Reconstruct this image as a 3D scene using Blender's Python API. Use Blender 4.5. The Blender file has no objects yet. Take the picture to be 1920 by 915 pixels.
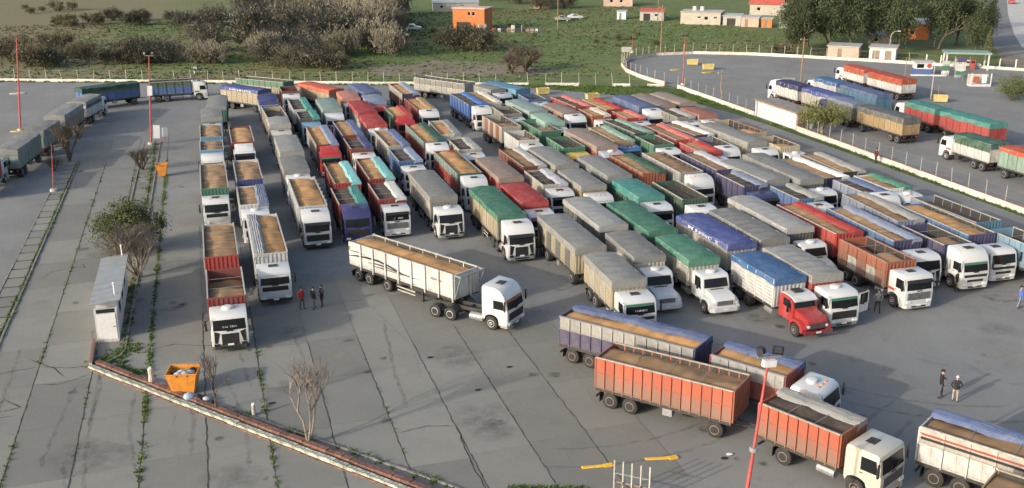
# Truck yard seen from a tall mast: lanes of parked grain trucks, a walled yard, scrubland and houses behind.
# World axes: x runs across the truck lanes (to the right), y runs along the lanes (away), z is up; metres.
import bpy, math, random
from mathutils import Vector, Matrix, noise as mnoise
R = math.radians
sc = bpy.context.scene
COL = sc.collection
rnd = random.Random(11)

# ------------------------------------------------------------------ camera
TH = R(16.8)
def turn(v):
    c, s = math.cos(TH), math.sin(TH)
    return Vector((v[0]*c+v[1]*s, -v[0]*s+v[1]*c, v[2]))
_t, _r = R(18.2), R(-0.28)
_fw = Vector((0, math.cos(_t), -math.sin(_t))); _rt = Vector((1, 0, 0)); _up = Vector((0, math.sin(_t), math.cos(_t)))
_R = _rt*math.cos(_r)+_up*math.sin(_r); _U = -_rt*math.sin(_r)+_up*math.cos(_r)
a, b, c_ = turn(_R), turn(_U), turn(-_fw)
cam = bpy.data.cameras.new('camera'); camo = bpy.data.objects.new('camera', cam); COL.objects.link(camo)
camo.matrix_world = Matrix(((a.x, b.x, c_.x, 0), (a.y, b.y, c_.y, 0), (a.z, b.z, c_.z, 28.3), (0, 0, 0, 1)))
cam.sensor_width = 36; cam.sensor_fit = 'HORIZONTAL'; cam.lens = 36*1900/1920
cam.clip_start = .5; cam.clip_end = 6000
sc.camera = camo

# ------------------------------------------------------------------ sky and sun
SUN_EL = R(18.6)
_sd = turn((-math.sin(R(53.6)), -math.cos(R(53.6)), 0))
SUNV = Vector((_sd.x*math.cos(SUN_EL), _sd.y*math.cos(SUN_EL), math.sin(SUN_EL)))
w = bpy.data.worlds.new('World'); sc.world = w; w.use_nodes = True
nt = w.node_tree; bg = nt.nodes['Background']
sky = nt.nodes.new('ShaderNodeTexSky'); sky.sky_type = 'NISHITA'; sky.sun_disc = False
sky.sun_elevation = SUN_EL; sky.sun_rotation = math.atan2(_sd.x, _sd.y)
sky.air_density = 1.0; sky.dust_density = 4.0; sky.ozone_density = 1.0
nt.links.new(sky.outputs[0], bg.inputs[0]); bg.inputs[1].default_value = 0.15
sun = bpy.data.lights.new('sun', 'SUN'); sun.energy = 2.05; sun.angle = R(0.6); sun.color = (1, .935, .83)
suno = bpy.data.objects.new('sun', sun); COL.objects.link(suno)
suno.rotation_euler = (-SUNV).to_track_quat('-Z', 'Y').to_euler(); suno.location = (-60, 0, 60)
sc.view_settings.view_transform = 'Standard'; sc.view_settings.look = 'None'
sc.view_settings.gamma = 1; sc.view_settings.use_curve_mapping = False
sc.view_settings.exposure = 0.8

# ------------------------------------------------------------------ materials
PAL = dict(white=(.55, .56, .555), offwhite=(.5, .48, .42), cream=(.46, .4, .28), silver=(.5, .52, .53), grey=(.215, .22, .212),
 lightgrey=(.3, .305, .3), dgrey=(.10, .11, .11), black=(.02, .02, .022), red=(.42, .03, .028), dred=(.24, .025, .025), maroon=(.2, .04, .035),
 orange=(.47, .075, .026), rust=(.36, .1, .045), salmon=(.42, .16, .12), pink=(.55, .16, .14), green=(.04, .19, .12), dgreen=(.03, .09, .065),
 ltgreen=(.22, .36, .3), teal=(.04, .24, .21), cyan=(.2, .5, .52), seagreen=(.2, .27, .25), blue=(.04, .14, .34), royal=(.03, .13, .4), dblue=(.04, .065, .25), navy=(.03, .035, .13),
 purple=(.032, .034, .13), ltblue=(.17, .33, .47), steel=(.06, .2, .32), greyblue=(.2, .25, .36), slate=(.09, .13, .27), lavender=(.34, .35, .4),
 yellow=(.68, .5, .06), gold=(.55, .3, .05), tan=(.4, .28, .14), taupe=(.3, .23, .19), brown=(.14, .085, .05), brick=(.4, .12, .06), redroof=(.5, .1, .06))
for _k, _c in PAL.items():                       # faded, dusty paint
    if max(_c)-min(_c) > .08: PAL[_k] = tuple(v*.84+.012 for v in _c)
_m = {}
def new_mat(name):
    m = bpy.data.materials.new(name); m.use_nodes = True
    return m, m.node_tree, m.node_tree.nodes['Principled BSDF']
def mix(nt, fac, c1, c2, typ='MIX'):
    n = nt.nodes.new('ShaderNodeMix'); n.data_type = 'RGBA'; n.blend_type = typ
    for sock, v in ((n.inputs[0], fac), (n.inputs[6], c1), (n.inputs[7], c2)):
        if hasattr(v, 'links'): nt.links.new(v, sock)
        else: sock.default_value = v if not isinstance(v, tuple) else (*v, 1)[:4]
    return n.outputs[2]
def tex(nt, scale, detail=4, rough=.55, stretch=None, coord='Object', dist=0):
    tc = nt.nodes.new('ShaderNodeTexCoord'); src = tc.outputs[coord]
    if stretch:
        mp = nt.nodes.new('ShaderNodeMapping'); mp.inputs['Scale'].default_value = stretch
        nt.links.new(src, mp.inputs[0]); src = mp.outputs[0]
    n = nt.nodes.new('ShaderNodeTexNoise'); n.inputs['Scale'].default_value = scale; n.inputs['Detail'].default_value = detail
    n.inputs['Roughness'].default_value = rough; n.inputs['Distortion'].default_value = dist
    nt.links.new(src, n.inputs['Vector'])
    return n.outputs[0]
def ramp(nt, src, stops):
    n = nt.nodes.new('ShaderNodeValToRGB'); e = n.color_ramp.elements
    while len(e) < len(stops): e.new(.5)
    for k, (p, v) in zip(e, stops):
        k.position = p; k.color = (v, v, v, 1) if not isinstance(v, tuple) else (*v, 1)
    nt.links.new(src, n.inputs[0]); return n.outputs[0]
def bump(nt, bs, src, strength, dist=.02):
    n = nt.nodes.new('ShaderNodeBump'); n.inputs['Strength'].default_value = strength; n.inputs['Distance'].default_value = dist
    nt.links.new(src, n.inputs['Height']); nt.links.new(n.outputs[0], bs.inputs['Normal'])
def objvar(nt, col, amt):
    oi = nt.nodes.new('ShaderNodeObjectInfo'); mr = nt.nodes.new('ShaderNodeMapRange')
    mr.inputs[3].default_value = 1-amt; mr.inputs[4].default_value = 1+amt
    nt.links.new(oi.outputs['Random'], mr.inputs[0])
    hs = nt.nodes.new('ShaderNodeHueSaturation'); nt.links.new(mr.outputs[0], hs.inputs['Value'])
    if hasattr(col, 'links'): nt.links.new(col, hs.inputs['Color'])
    else: hs.inputs['Color'].default_value = (*col, 1)
    return hs.outputs[0]
def M(name):
    """paint of a vehicle: road dust in streaks and blotches over the colour"""
    if name in _m: return _m[name]
    kind, _, cn = name.partition(':')
    if not cn: kind, cn = 'paint', name
    col = PAL[cn]; m, nt, bs = new_mat(name.replace(':', '_'))
    if kind in ('paint', 'dusty'):
        d = ramp(nt, tex(nt, 1.3, 6, .62, (1, 1, .35)), ((.34, 0), (.7, 1)))
        d2 = ramp(nt, tex(nt, 9, 3), ((.5, 0), (.75, .5)))
        f = mix(nt, .35, d, d2)
        tc = nt.nodes.new('ShaderNodeTexCoord'); sx = nt.nodes.new('ShaderNodeSeparateXYZ'); nt.links.new(tc.outputs['Object'], sx.inputs[0])
        sp_ = nt.nodes.new('ShaderNodeMath'); sp_.operation = 'MULTIPLY_ADD'; sp_.inputs[1].default_value = 2.6; nt.links.new(tex(nt, 3.2, 5, .65, (1, 1, .3)), sp_.inputs[0]); sp_.inputs[2].default_value = -.75 if kind == 'paint' else -.1
        sb = nt.nodes.new('ShaderNodeMath'); sb.operation = 'SUBTRACT'; nt.links.new(sp_.outputs[0], sb.inputs[0]); nt.links.new(sx.outputs[2], sb.inputs[1]); sb.use_clamp = True
        f = mix(nt, sb.outputs[0], f, (1, 1, 1))
        mu = nt.nodes.new('ShaderNodeMath'); mu.operation = 'MULTIPLY'; mu.inputs[1].default_value = .72 if kind == 'paint' else .8
        nt.links.new(f, mu.inputs[0])
        cc = mix(nt, mu.outputs[0], col, (.15, .132, .108))
        nt.links.new(objvar(nt, cc, .1), bs.inputs[0]); bs.inputs['Roughness'].default_value = .55
    elif kind == 'cab':
        d = ramp(nt, tex(nt, 1.1, 5, .6, (1, 1, .4)), ((.5, 0), (.85, .45)))
        cc = mix(nt, d, col, (.3, .27, .23))
        nt.links.new(objvar(nt, cc, .04), bs.inputs[0]); bs.inputs['Roughness'].default_value = .3
        bs.inputs['Coat Weight'].default_value = .25
    else:  # tarp canvas
        d = ramp(nt, tex(nt, .9, 7, .66, (1, .6, 1), dist=.5), ((.38, 0), (.66, 1)))
        cc = mix(nt, d, tuple(c*.82 for c in col), tuple(min(1, c*.78+.07) for c in col))
        nt.links.new(objvar(nt, cc, .2), bs.inputs[0]); bs.inputs['Roughness'].default_value = .8; bs.inputs['Specular IOR Level'].default_value = .2
        bump(nt, bs, tex(nt, 2.2, 7, .68, (1, 2.2, 1), dist=.6), .8, .09)
    _m[name] = m; return m
def simple(name, col, rough=.6, var=.25, scale=6, metal=0, bmp=0, ov=0, stretch=None):
    m, nt, bs = new_mat(name)
    n = tex(nt, scale, 5, .6, stretch)
    c = mix(nt, ramp(nt, n, ((.3, 0), (.7, 1))), tuple(v*(1-var) for v in col), tuple(min(1, v*(1+var)) for v in col))
    if ov: c = objvar(nt, c, ov)
    nt.links.new(c, bs.inputs[0]); bs.inputs['Roughness'].default_value = rough; bs.inputs['Metallic'].default_value = metal
    if bmp: bump(nt, bs, n, bmp, .03)
    _m[name] = m; return m
simple('tyre', (.025, .025, .026), .85, .3); simple('rim', (.5, .5, .49), .45, .2, metal=.3); simple('rim_dusty', (.22, .17, .13), .7, .2)
simple('frame', (.035, .033, .03), .7, .4); simple('dark', (.015, .015, .017), .5, .2); simple('lamp_clear', (.7, .72, .74), .15, .05)
simple('lamp_red', (.45, .02, .02), .3, .1); simple('lamp_amber', (.7, .25, .02), .3, .1); simple('plate', (.7, .7, .7), .5, .1); simple('bar_yellow', (.7, .42, .04), .6, .2, 3); simple('steel_grey', (.3, .31, .32), .45, .25, metal=.4)
simple('chrome', (.6, .6, .6), .2, .1, metal=1)
simple('grain', (.43, .235, .09), .95, .22, 1.1, bmp=.3, ov=.12); simple('grain_dull', (.29, .175, .085), .95, .3, 1.1, bmp=.3, ov=.18); simple('soil', (.075, .055, .04), .95, .4, 2)
simple('white_print', (.75, .73, .72), .6, .05); simple('black_print', (.02, .02, .025), .5, .1)
simple('bark', (.11, .08, .055), .9, .35, 4, ov=.15); simple('bark_pale', (.22, .185, .15), .9, .3, 4); simple('twig', (.13, .105, .085), .9, .3, 3, ov=.2)
simple('twig_pale', (.17, .148, .125), .9, .2, 3); simple('skin', (.42, .24, .16), .6, .08); simple('hair', (.02, .015, .012), .8, .2)
g, gn, gb = new_mat('glass'); gb.inputs[0].default_value = (.012, .014, .017, 1); gb.inputs['Roughness'].default_value = .14; gb.inputs['Specular IOR Level'].default_value = .22; _m['glass'] = g
def leaf(name, c1, c2, trans=.25):
    m, nt, bs = new_mat(name)
    c = mix(nt, ramp(nt, tex(nt, .55, 3), ((.35, 0), (.65, 1))), c1, c2)
    nt.links.new(objvar(nt, c, .2), bs.inputs[0]); bs.inputs['Roughness'].default_value = .75; bs.inputs['Specular IOR Level'].default_value = .15
    _m[name] = m
leaf('leaf_olive', (.075, .095, .04), (.14, .155, .075)); leaf('leaf_dark', (.035, .05, .026), (.075, .092, .05)); leaf('leaf_green', (.05, .1, .03), (.1, .16, .05))
leaf('scrub_brown', (.09, .082, .055), (.15, .138, .095)); leaf('scrub_olive', (.075, .072, .042), (.13, .12, .07)); leaf('scrub_grey', (.12, .112, .085), (.165, .153, .12)); leaf('willow', (.11, .13, .04), (.19, .19, .075))
leaf('grass', (.05, .1, .022), (.11, .15, .04)); leaf('grass_dry', (.16, .13, .06), (.25, .2, .1))

# ------------------------------------------------------------------ mesh helpers
class MB:
    def __init__(s): s.v = []; s.f = []; s.m = []
    def face(s, pts, mi=0):
        n = len(s.v); s.v += [tuple(p) for p in pts]; s.f.append(tuple(range(n, n+len(pts)))); s.m.append(mi); return s
    def box(s, x0, x1, y0, y1, z0, z1, mi=0):
        n = len(s.v); s.v += [(x0, y0, z0), (x1, y0, z0), (x1, y1, z0), (x0, y1, z0), (x0, y0, z1), (x1, y0, z1), (x1, y1, z1), (x0, y1, z1)]
        for q in ((0, 3, 2, 1), (4, 5, 6, 7), (0, 1, 5, 4), (1, 2, 6, 5), (2, 3, 7, 6), (3, 0, 4, 7)):
            s.f.append(tuple(n+i for i in q)); s.m.append(mi)
        return s
    def loft(s, rings, mi=0, caps=True):
        n0 = len(s.v); k = len(rings[0])
        for r in rings: s.v += [tuple(p) for p in r]
        for i in range(len(rings)-1):
            for j in range(k):
                a = n0+i*k+j; b = n0+i*k+(j+1) % k
                s.f.append((a, b, b+k, a+k)); s.m.append(mi)
        if caps:
            s.f.append(tuple(n0+j for j in range(k))[::-1]); s.m.append(mi)
            s.f.append(tuple(n0+(len(rings)-1)*k+j for j in range(k))); s.m.append(mi)
        return s
    def side(s, prof, xs, mi=0):
        """profile in (y,z) lofted across x; xs = [(x, scale)]"""
        cy = sum(p[0] for p in prof)/len(prof); cz = sum(p[1] for p in prof)/len(prof)
        return s.loft([[(x, cy+(y-cy)*k, cz+(z-cz)*k) for y, z in prof] for x, k in xs], mi)
    def tube(s, p0, p1, r0, r1=None, n=8, mi=0, caps=True):
        r1 = r0 if r1 is None else r1
        p0 = Vector(p0); p1 = Vector(p1); d = (p1-p0)
        if d.length < 1e-6: return s
        d.normalize(); u = d.orthogonal().normalized(); v = d.cross(u)
        ring = lambda p, r: [p+u*(r*math.cos(2*math.pi*i/n))+v*(r*math.sin(2*math.pi*i/n)) for i in range(n)]
        return s.loft([ring(p0, r0), ring(p1, r1)], mi, caps)
    def lathe_x(s, prof, n=20, mi=0):
        return s.loft([[(x, r*math.cos(2*math.pi*i/n), r*math.sin(2*math.pi*i/n)) for i in range(n)] for x, r in prof], mi)
    def grid(s, P, mi=0):
        n0 = len(s.v); a = len(P); b = len(P[0])
        for row in P: s.v += [tuple(p) for p in row]
        for i in range(a-1):
            for j in range(b-1):
                q = n0+i*b+j; s.f.append((q, q+1, q+b+1, q+b)); s.m.append(mi)
        return s
    def mesh(s, name, smooth=None):
        me = bpy.data.meshes.new(name); me.from_pydata(s.v, [], s.f)
        nm = max(s.m)+1 if s.m else 1
        for _ in range(nm): me.materials.append(None)
        if nm > 1: me.polygons.foreach_set('material_index', s.m)
        if smooth is not None:
            me.polygons.foreach_set('use_smooth', [True]*len(me.polygons))
            if smooth < 180: me.set_sharp_from_angle(angle=R(smooth))
        me.validate(); me.update(); return me
_mesh = {}
def cached(key, fn, smooth=None):
    if key not in _mesh:
        mb = MB(); fn(mb); _mesh[key] = mb.mesh(str(key[0]), smooth)
    return _mesh[key]
def obj(name, me, mats, parent=None, loc=(0, 0, 0), rz=0, scale=None):
    o = bpy.data.objects.new(name, me); COL.objects.link(o)
    if not isinstance(mats, (list, tuple)): mats = [mats]
    for i, s in enumerate(o.material_slots):
        mm = mats[min(i, len(mats)-1)]
        s.link = 'OBJECT'; s.material = mm if not isinstance(mm, str) else (_m.get(mm) or M(mm))
    o.parent = parent; o.location = loc
    if rz: o.rotation_euler = (0, 0, rz)
    if scale: o.scale = (scale,)*3 if isinstance(scale, (int, float)) else scale
    return o
def part(name, mats, parent, fn, smooth=None, **k):
    mb = MB(); fn(mb); return obj(name, mb.mesh(name, smooth), mats, parent, **k)
def thing(name, label, cat, loc=(0, 0, 0), rz=0, group=None):
    o = bpy.data.objects.new(name, None); COL.objects.link(o); o.location = loc; o.rotation_euler = (0, 0, rz)
    o.empty_display_size = .3; tag(o, label, cat, group); return o
def tag(o, label, cat, group=None):
    o['label'] = label; o['category'] = cat
    if group: o['group'] = group
    return o
def struct(o): o['kind'] = 'structure'; return o
def nz(x, y=0, z=0): return mnoise.noise(Vector((x, y, z)))

# ------------------------------------------------------------------ ground materials
def ground_mat(name, stops, sc1, sc2, grit, rough=.9, extra=None):
    m, nt, bs = new_mat(name)
    n1 = tex(nt, sc1, 5, .6, coord='Object'); n2 = tex(nt, sc2, 6, .65)
    c = mix(nt, ramp(nt, n1, ((.32, 0), (.68, 1))), stops[0], stops[1])
    c = mix(nt, ramp(nt, n2, ((.42, 0), (.7, 1))), c, stops[2])
    g = tex(nt, grit, 3, .7)
    c = mix(nt, ramp(nt, g, ((.3, .0), (.8, .35))), c, stops[3])
    if extra: c = extra(nt, c)
    nt.links.new(c, bs.inputs[0]); bs.inputs['Roughness'].default_value = rough; bs.inputs['Specular IOR Level'].default_value = .2
    bump(nt, bs, g, .12, .02); _m[name] = m; return m
def oil(nt, c):
    s = ramp(nt, tex(nt, .33, 6, .66, dist=1.4), ((.56, 0), (.72, .6)))
    fx = ramp(nt, tex(nt, .09, 5, .6, dist=.8), ((.4, 0), (.62, .5)))
    c = mix(nt, fx, c, (.175, .172, .165))
    c = mix(nt, s, c, (.13, .13, .128))
    st = ramp(nt, tex(nt, .5, 5, .6, (1, .09, 1)), ((.55, 0), (.75, .4)))       # tyre tracks drawn out along the lanes
    return mix(nt, st, c, (.155, .155, .153))
ground_mat('asphalt', ((.204, .208, .203), (.234, .238, .231), (.18, .183, .18), (.262, .264, .254)), .035, .16, 14, extra=oil)
def slabx(nt, c):
    s = ramp(nt, tex(nt, .35, 5, .62, dist=.8), ((.56, 0), (.74, .5)))
    c = mix(nt, s, c, (.145, .142, .135)); return objvar(nt, c, .14)
ground_mat('concrete', ((.188, .188, .17), (.222, .222, .2), (.17, .17, .155), (.256, .254, .23)), .12, .45, 11, extra=slabx)
def patches(nt, c):
    tc = nt.nodes.new('ShaderNodeTexCoord'); sx = nt.nodes.new('ShaderNodeSeparateXYZ'); nt.links.new(tc.outputs['Object'], sx.inputs[0])
    ma = nt.nodes.new('ShaderNodeMath'); ma.operation = 'MULTIPLY_ADD'; ma.inputs[1].default_value = -.0055; nt.links.new(sx.outputs[0], ma.inputs[0]); nt.links.new(tex(nt, .02, 4, .6), ma.inputs[2])     # drier ground towards the left
    d = ramp(nt, ma.outputs[0], ((.42, 0), (.62, .85)))
    c = mix(nt, d, c, (.19, .165, .1))
    e = ramp(nt, tex(nt, .05, 5, .65), ((.62, 0), (.72, .8)))
    return mix(nt, e, c, (.17, .145, .115))
ground_mat('field', ((.09, .14, .042), (.15, .17, .068), (.065, .1, .036), (.21, .21, .1)), .03, .3, 1.3, .95, patches)
ground_mat('verge', ((.04, .085, .022), (.075, .11, .032), (.1, .1, .045), (.05, .075, .025)), .2, .7, 6, .95)
ground_mat('dirt', ((.17, .14, .105), (.24, .2, .155), (.13, .11, .08), (.28, .25, .2)), .1, .5, 6, .95)
ground_mat('gravel_road', ((.44, .43, .4), (.5, .49, .46), (.38, .37, .34), (.54, .53, .5)), .1, .5, 6, .95)
simple('wall_paint', (.53, .51, .45), .85, .22, 1.2, bmp=.2, ov=.12); simple('wall_peel', (.3, .32, .27), .9, .75, 5, bmp=.2, ov=.2); simple('edging_red', (.15, .078, .06), .9, .5, 4, ov=.25); simple('wall_red', (.24, .12, .09), .85, .35, 2, ov=.2); simple('post_concrete', (.36, .35, .31), .85, .25, 3, ov=.12)
simple('kerb_stone', (.2, .19, .17), .9, .3, 2, ov=.12); simple('joint_dirt', (.04, .042, .028), .95, .5, 1.5)

def sheet(name, pts, z, mat):
    return struct(part(name, mat, None, lambda mb: mb.face([(x, y, z) for x, y in pts])))
sheet('field', [(-3000, -600), (3000, -600), (3000, 4500), (-3000, 4500)], -.12, 'field')
sheet('truck_yard', [(-160, 5), (75.4, 5), (75.4, 154), (73.5, 155.8), (-35, 198.6), (-160, 248)], -.012, 'asphalt')
LOOP = [(75.6, 154), (75.1, 158), (74.6, 161), (74.3, 166.5), (74.7, 173.6), (77, 181.5), (81.4, 187.8), (88.9, 191.8), (97.2, 191.6), (106.8, 186.6), (116.5, 178.3), (125.3, 169.7), (132, 163)]
sheet('second_yard', [(75.4, 5), (190, 5), (190, 120), (150, 150)] + LOOP[::-1], -.012, 'asphalt')
sheet('verge', [(50, 165.1), (57.4, 158.9), (64, 154), (68.6, 149.3), (71.6, 142.2), (73.2, 133), (74.0, 122.3), (74.3, 110), (74.4, 100), (74.4, 70), (74.5, 40), (75.3, 40), (75.2, 153.5), (73.4, 155.6)], -.006, 'verge')
sheet('road', [(340, 374), (298, 331), (247, 279), (211, 241), (178, 201), (160, 176), (152, 150), (160, 146), (168.5, 178.5), (184.5, 198.5), (218, 238), (252, 276.5), (302, 329), (346, 372)], -.096, 'asphalt')
sheet('gravel_lot', [(346, 372), (302, 329), (252, 276.5), (218, 238), (184.5, 198.5), (168.5, 178.5), (176, 168), (260, 220), (420, 330)], -.104, 'gravel_road')
sheet('dirt_path', [(138, 152), (146, 158), (164, 182), (190, 216), (230, 262), (232, 258), (194, 212), (168, 178), (150, 154), (144, 148)], -.108, 'dirt')
sheet('dirt_patch', [(30, 184), (50, 176), (62, 176), (64, 182), (52, 196), (44, 200), (30, 196)], -.1, 'dirt')
sheet('dirt_track', [(38, 262), (46, 280), (60, 330), (80, 380), (66, 384), (46, 334), (34, 290), (30, 268)], -.1, 'dirt')

# concrete slabs: parts of the yard floor, one object per slab
YARD = bpy.data.objects['truck_yard']
CX = [-15.6, -12.2, -8.78, -5.3, -1.82, 1.6, 5.08, 8.5, 12.0, 15.45, 18.9, 22.4]
def slab_fn(w, d): return lambda mb: mb.box(0, w, 0, d, 0, .024)
for i in range(len(CX)-1):
    top = 140 if i < 3 else (92 if i < 5 else 74)
    y = 38.6+(.35*i); k = 0
    while y < top:
        g = .035 if (i in (1, 3, 4)) else .025
        w = round(CX[i+1]-CX[i]-2*g, 3); d = 6.32
        o = obj('slab', cached(('slab', w, d), slab_fn(w, d)), 'concrete', YARD, (CX[i]+g, y+.012, -.016-rnd.uniform(0, .005)))
        o.rotation_euler = (rnd.uniform(-.0006, .0006), rnd.uniform(-.0012, .0012), 0)
        y += 6.35; k += 1
# open cracks in the slabs: narrow ribbons of dirt
def ribbon(name, pts, w0, mat, z=.013, parent=YARD, seed=0):
    r = random.Random(seed)
    def fn(mb):
        P = [Vector((x, y, 0)) for x, y in pts]; L = []; fine = []
        for p, q in zip(P, P[1:]):
            n = max(2, int((q-p).length/.25))
            for i in range(n): fine.append(p.lerp(q, i/n))
        fine.append(P[-1]); k = len(fine)
        for i, p in enumerate(fine):
            d = (fine[min(i+1, k-1)]-fine[max(i-1, 0)]).normalized(); nrm = Vector((-d.y, d.x, 0))
            off = nz(p.x*1.3, p.y*1.3, seed)*.12; ww = w0*(.35+.9*abs(nz(p.x*2.1+9, p.y*2.1, seed)))
            e = min(1, i/3+.15, (k-1-i)/3+.15)
            L.append([p+nrm*(off-ww*e)+Vector((0, 0, z)), p+nrm*(off+ww*e)+Vector((0, 0, z))])
        mb.grid(L)
    return part(name, mat, parent, fn)
CR = [[(-11.5, 88.4), (-11, 87.2), (-12.2, 87.6), (-13.6, 87), (-14.4, 85)], [(-12.2, 67.2), (-10.6, 66.4), (-8.9, 66.2)], [(-15.2, 66.5), (-13.8, 66.9), (-12.2, 67.1)],
      [(-14.7, 60.8), (-13.6, 62.6), (-12.4, 61.2), (-14.7, 60.7)], [(-12.0, 64.2), (-10.6, 63.9), (-8.9, 64.9)], [(-13.0, 68.6), (-11.3, 66.6), (-10.4, 64.9)], [(-5.2, 67.9), (-3.8, 68.3), (-1.8, 67.4), (.6, 66.9)],
      [(-13.2, 122), (-12.4, 123.4), (-10, 122.8), (-9, 123.4)], [(-15.3, 59.9), (-14.3, 60.2), (-12.6, 60.1)], [(8.5, 51.3), (10.4, 51.6), (12, 51.1)], [(12, 51), (11.8, 47), (11.9, 44)]]
for i, c in enumerate(CR): ribbon('crack', c, .07, 'joint_dirt', seed=i)
for i, x in enumerate(CX[1:-1]):
    if i in (2, 3, 4): ribbon('crack', [(x+.02, 40), (x, 60), (x, 74 if i > 2 else 130)], .05, 'joint_dirt', seed=40+i)
    else: ribbon('crack', [(x+.02, 40), (x, 60), (x, 66 if i > 3 else 128)], .035, 'joint_dirt', seed=40+i)

# oil stains and tyre tracks on the floor
def stain_mat(name, col, alpha, soft=True):
    m, nt, bs = new_mat(name); bs.inputs[0].default_value = (*col, 1); bs.inputs['Roughness'].default_value = .8; bs.inputs['Specular IOR Level'].default_value = .15
    r = ramp(nt, tex(nt, 1.1, 6, .68), ((.36, 0), (.66, alpha)))
    if soft:
        tc = nt.nodes.new('ShaderNodeTexCoord'); mp = nt.nodes.new('ShaderNodeMapping'); mp.inputs['Location'].default_value = (-1, -1, 0); mp.inputs['Scale'].default_value = (2, 2, 0)
        gr = nt.nodes.new('ShaderNodeTexGradient'); gr.gradient_type = 'SPHERICAL'; nt.links.new(tc.outputs['Generated'], mp.inputs[0]); nt.links.new(mp.outputs[0], gr.inputs[0])
        mm = nt.nodes.new('ShaderNodeMath'); mm.operation = 'MULTIPLY'; nt.links.new(r, mm.inputs[0]); nt.links.new(ramp(nt, gr.outputs[1], ((.1, 0), (.6, 1))), mm.inputs[1]); r = mm.outputs[0]
    nt.links.new(r, bs.inputs['Alpha']); _m[name] = m
stain_mat('oil_film', (.05, .05, .048), .6); stain_mat('rubber_film', (.11, .11, .108), .32); stain_mat('dust_film', (.36, .34, .3), .45); stain_mat('track_dark', (.1, .1, .098), .3, False); stain_mat('track_pale', (.34, .325, .29), .3, False)
rs = random.Random(19)
def blot(x, y, rx, ry, rz, mat):
    sd = rs.random()*50
    def fn(mb): mb.face([(x+math.cos(rz)*u-math.sin(rz)*v, y+math.sin(rz)*u+math.cos(rz)*v, .0135) for u, v in [((1+.5*nz(math.cos(a)*1.4, math.sin(a)*1.4, sd))*rx*math.cos(a), (1+.5*nz(math.cos(a)*1.4, math.sin(a)*1.4, sd))*ry*math.sin(a)) for a in [2*math.pi*i/22 for i in range(22)]]])
    part('stain', mat, YARD, fn)
for _ in range(120):
    x = rs.uniform(-15, 62); y = rs.uniform(42, 66) if rs.random() < .75 else rs.uniform(66, 150)
    if x < -2: y = rs.uniform(48, 135)
    k = rs.random(); s = rs.uniform(.15, .5) if k < .6 else rs.uniform(.6, 2.2)
    blot(x, y, s*rs.uniform(.8, 1.8), s, rs.uniform(0, 3), 'oil_film' if k < .6 else rs.choice(('rubber_film', 'dust_film', 'rubber_film')))
blot(-4.0, 75.3, 1.7, .45, .5, 'oil_film'); blot(-3.2, 76, .7, .3, .4, 'oil_film')
for k in range(30):
    cx_, cy_ = rs.uniform(14, 60), rs.uniform(26, 60); rr = rs.uniform(8, 26); a0 = rs.uniform(0, 6.28); a1 = a0+rs.uniform(.4, 1.1); mt = 'track_dark' if k % 3 else 'track_pale'
    for dr_ in (0, 1.9):
        q = [(cx_+(rr+dr_)*math.cos(a0+(a1-a0)*i/14), cy_+(rr+dr_)*math.sin(a0+(a1-a0)*i/14)) for i in range(15)]
        if all(10 < y_ < 63 and 6 < x_ < 74 for x_, y_ in q): ribbon('tyre_track', q, .2, mt, .0128+.0002*k, seed=300+k)
for k in range(22):
    x = rs.uniform(-14, 24); y = rs.uniform(44, 60); ribbon('tyre_track', [(x, y), (x+rs.uniform(-.6, .6), y+5), (x+rs.uniform(-1.2, 1.2), y+rs.uniform(9, 16))], .2, 'track_dark' if k % 2 else 'track_pale', .0128+.0002*k, seed=400+k)

# grass growing out of the joints and along walls
def tufts(name, label, spots, mat, hmin=.05, hmax=.2, seed=3, wdt=.022):
    r = random.Random(seed)
    def fn(mb):
        for x, y, s in spots:
            for _ in range(r.randint(6, 10)):
                a = r.uniform(0, 6.28); h = r.uniform(hmin, hmax)*s*.5; bx = x+r.uniform(-.08, .08)*s; by = y+r.uniform(-.08, .08)*s
                dx, dy = math.cos(a), math.sin(a); wd = wdt*s; ln = r.uniform(.3, 1.1)*h
                mb.face([(bx-dy*wd, by+dx*wd, 0), (bx+dy*wd, by-dx*wd, 0), (bx+dx*ln+dy*wd*.4, by+dy*ln-dx*wd*.4, h), (bx+dx*ln-dy*wd*.4, by+dy*ln+dx*wd*.4, h)])
    o = part(name, mat, None, fn); o['kind'] = 'stuff'; o['label'] = label; o['category'] = 'grass'; return o
sp = []
r2 = random.Random(5)
def along(p, q, n, wdt, s0, s1, clump=.5):
    for _ in range(n):
        t = r2.random(); x = p[0]+(q[0]-p[0])*t; y = p[1]+(q[1]-p[1])*t
        if nz(x*.7, y*.45, 3)+r2.random()*.5 < clump-.3: continue
        sp.append((x+r2.gauss(0, wdt), y+r2.gauss(0, wdt), r2.uniform(s0, s1)))
for x in CX[1:4]: along((x, 44), (x, 126), 520, .05, .6, 1.4, .62)
along((-5.3, 58), (-5.3, 120), 700, .07, .8, 1.8, .4); along((-5.3, 44), (-5.3, 60), 180, .08, .8, 1.8, .35); along((1.6, 46), (1.6, 66), 160, .06, .8, 1.8, .55)
along((8.5, 45), (8.5, 62), 90, .05, .6, 1.3, .7)
along((-7.0, 66), (-7.0, 136), 900, .18, .9, 2.2, .35); along((-8.0, 70), (-8.0, 134), 500, .4, .9, 2, .5); along((-15.5, 60), (-15.4, 128), 900, .1, .8, 1.9, .3)
along((-9, 66.3), (7.4, 46), 420, .12, .6, 1.7, .5); along((-.8, 57.5), (10.3, 44.8), 300, .12, .8, 2, .5); along((-8.4, 66.5), (-6.4, 68.8), 260, .45, .9, 2, .2); along((-7.5, 65.5), (-4.8, 63.2), 200, .3, .9, 1.8, .3)
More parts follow.
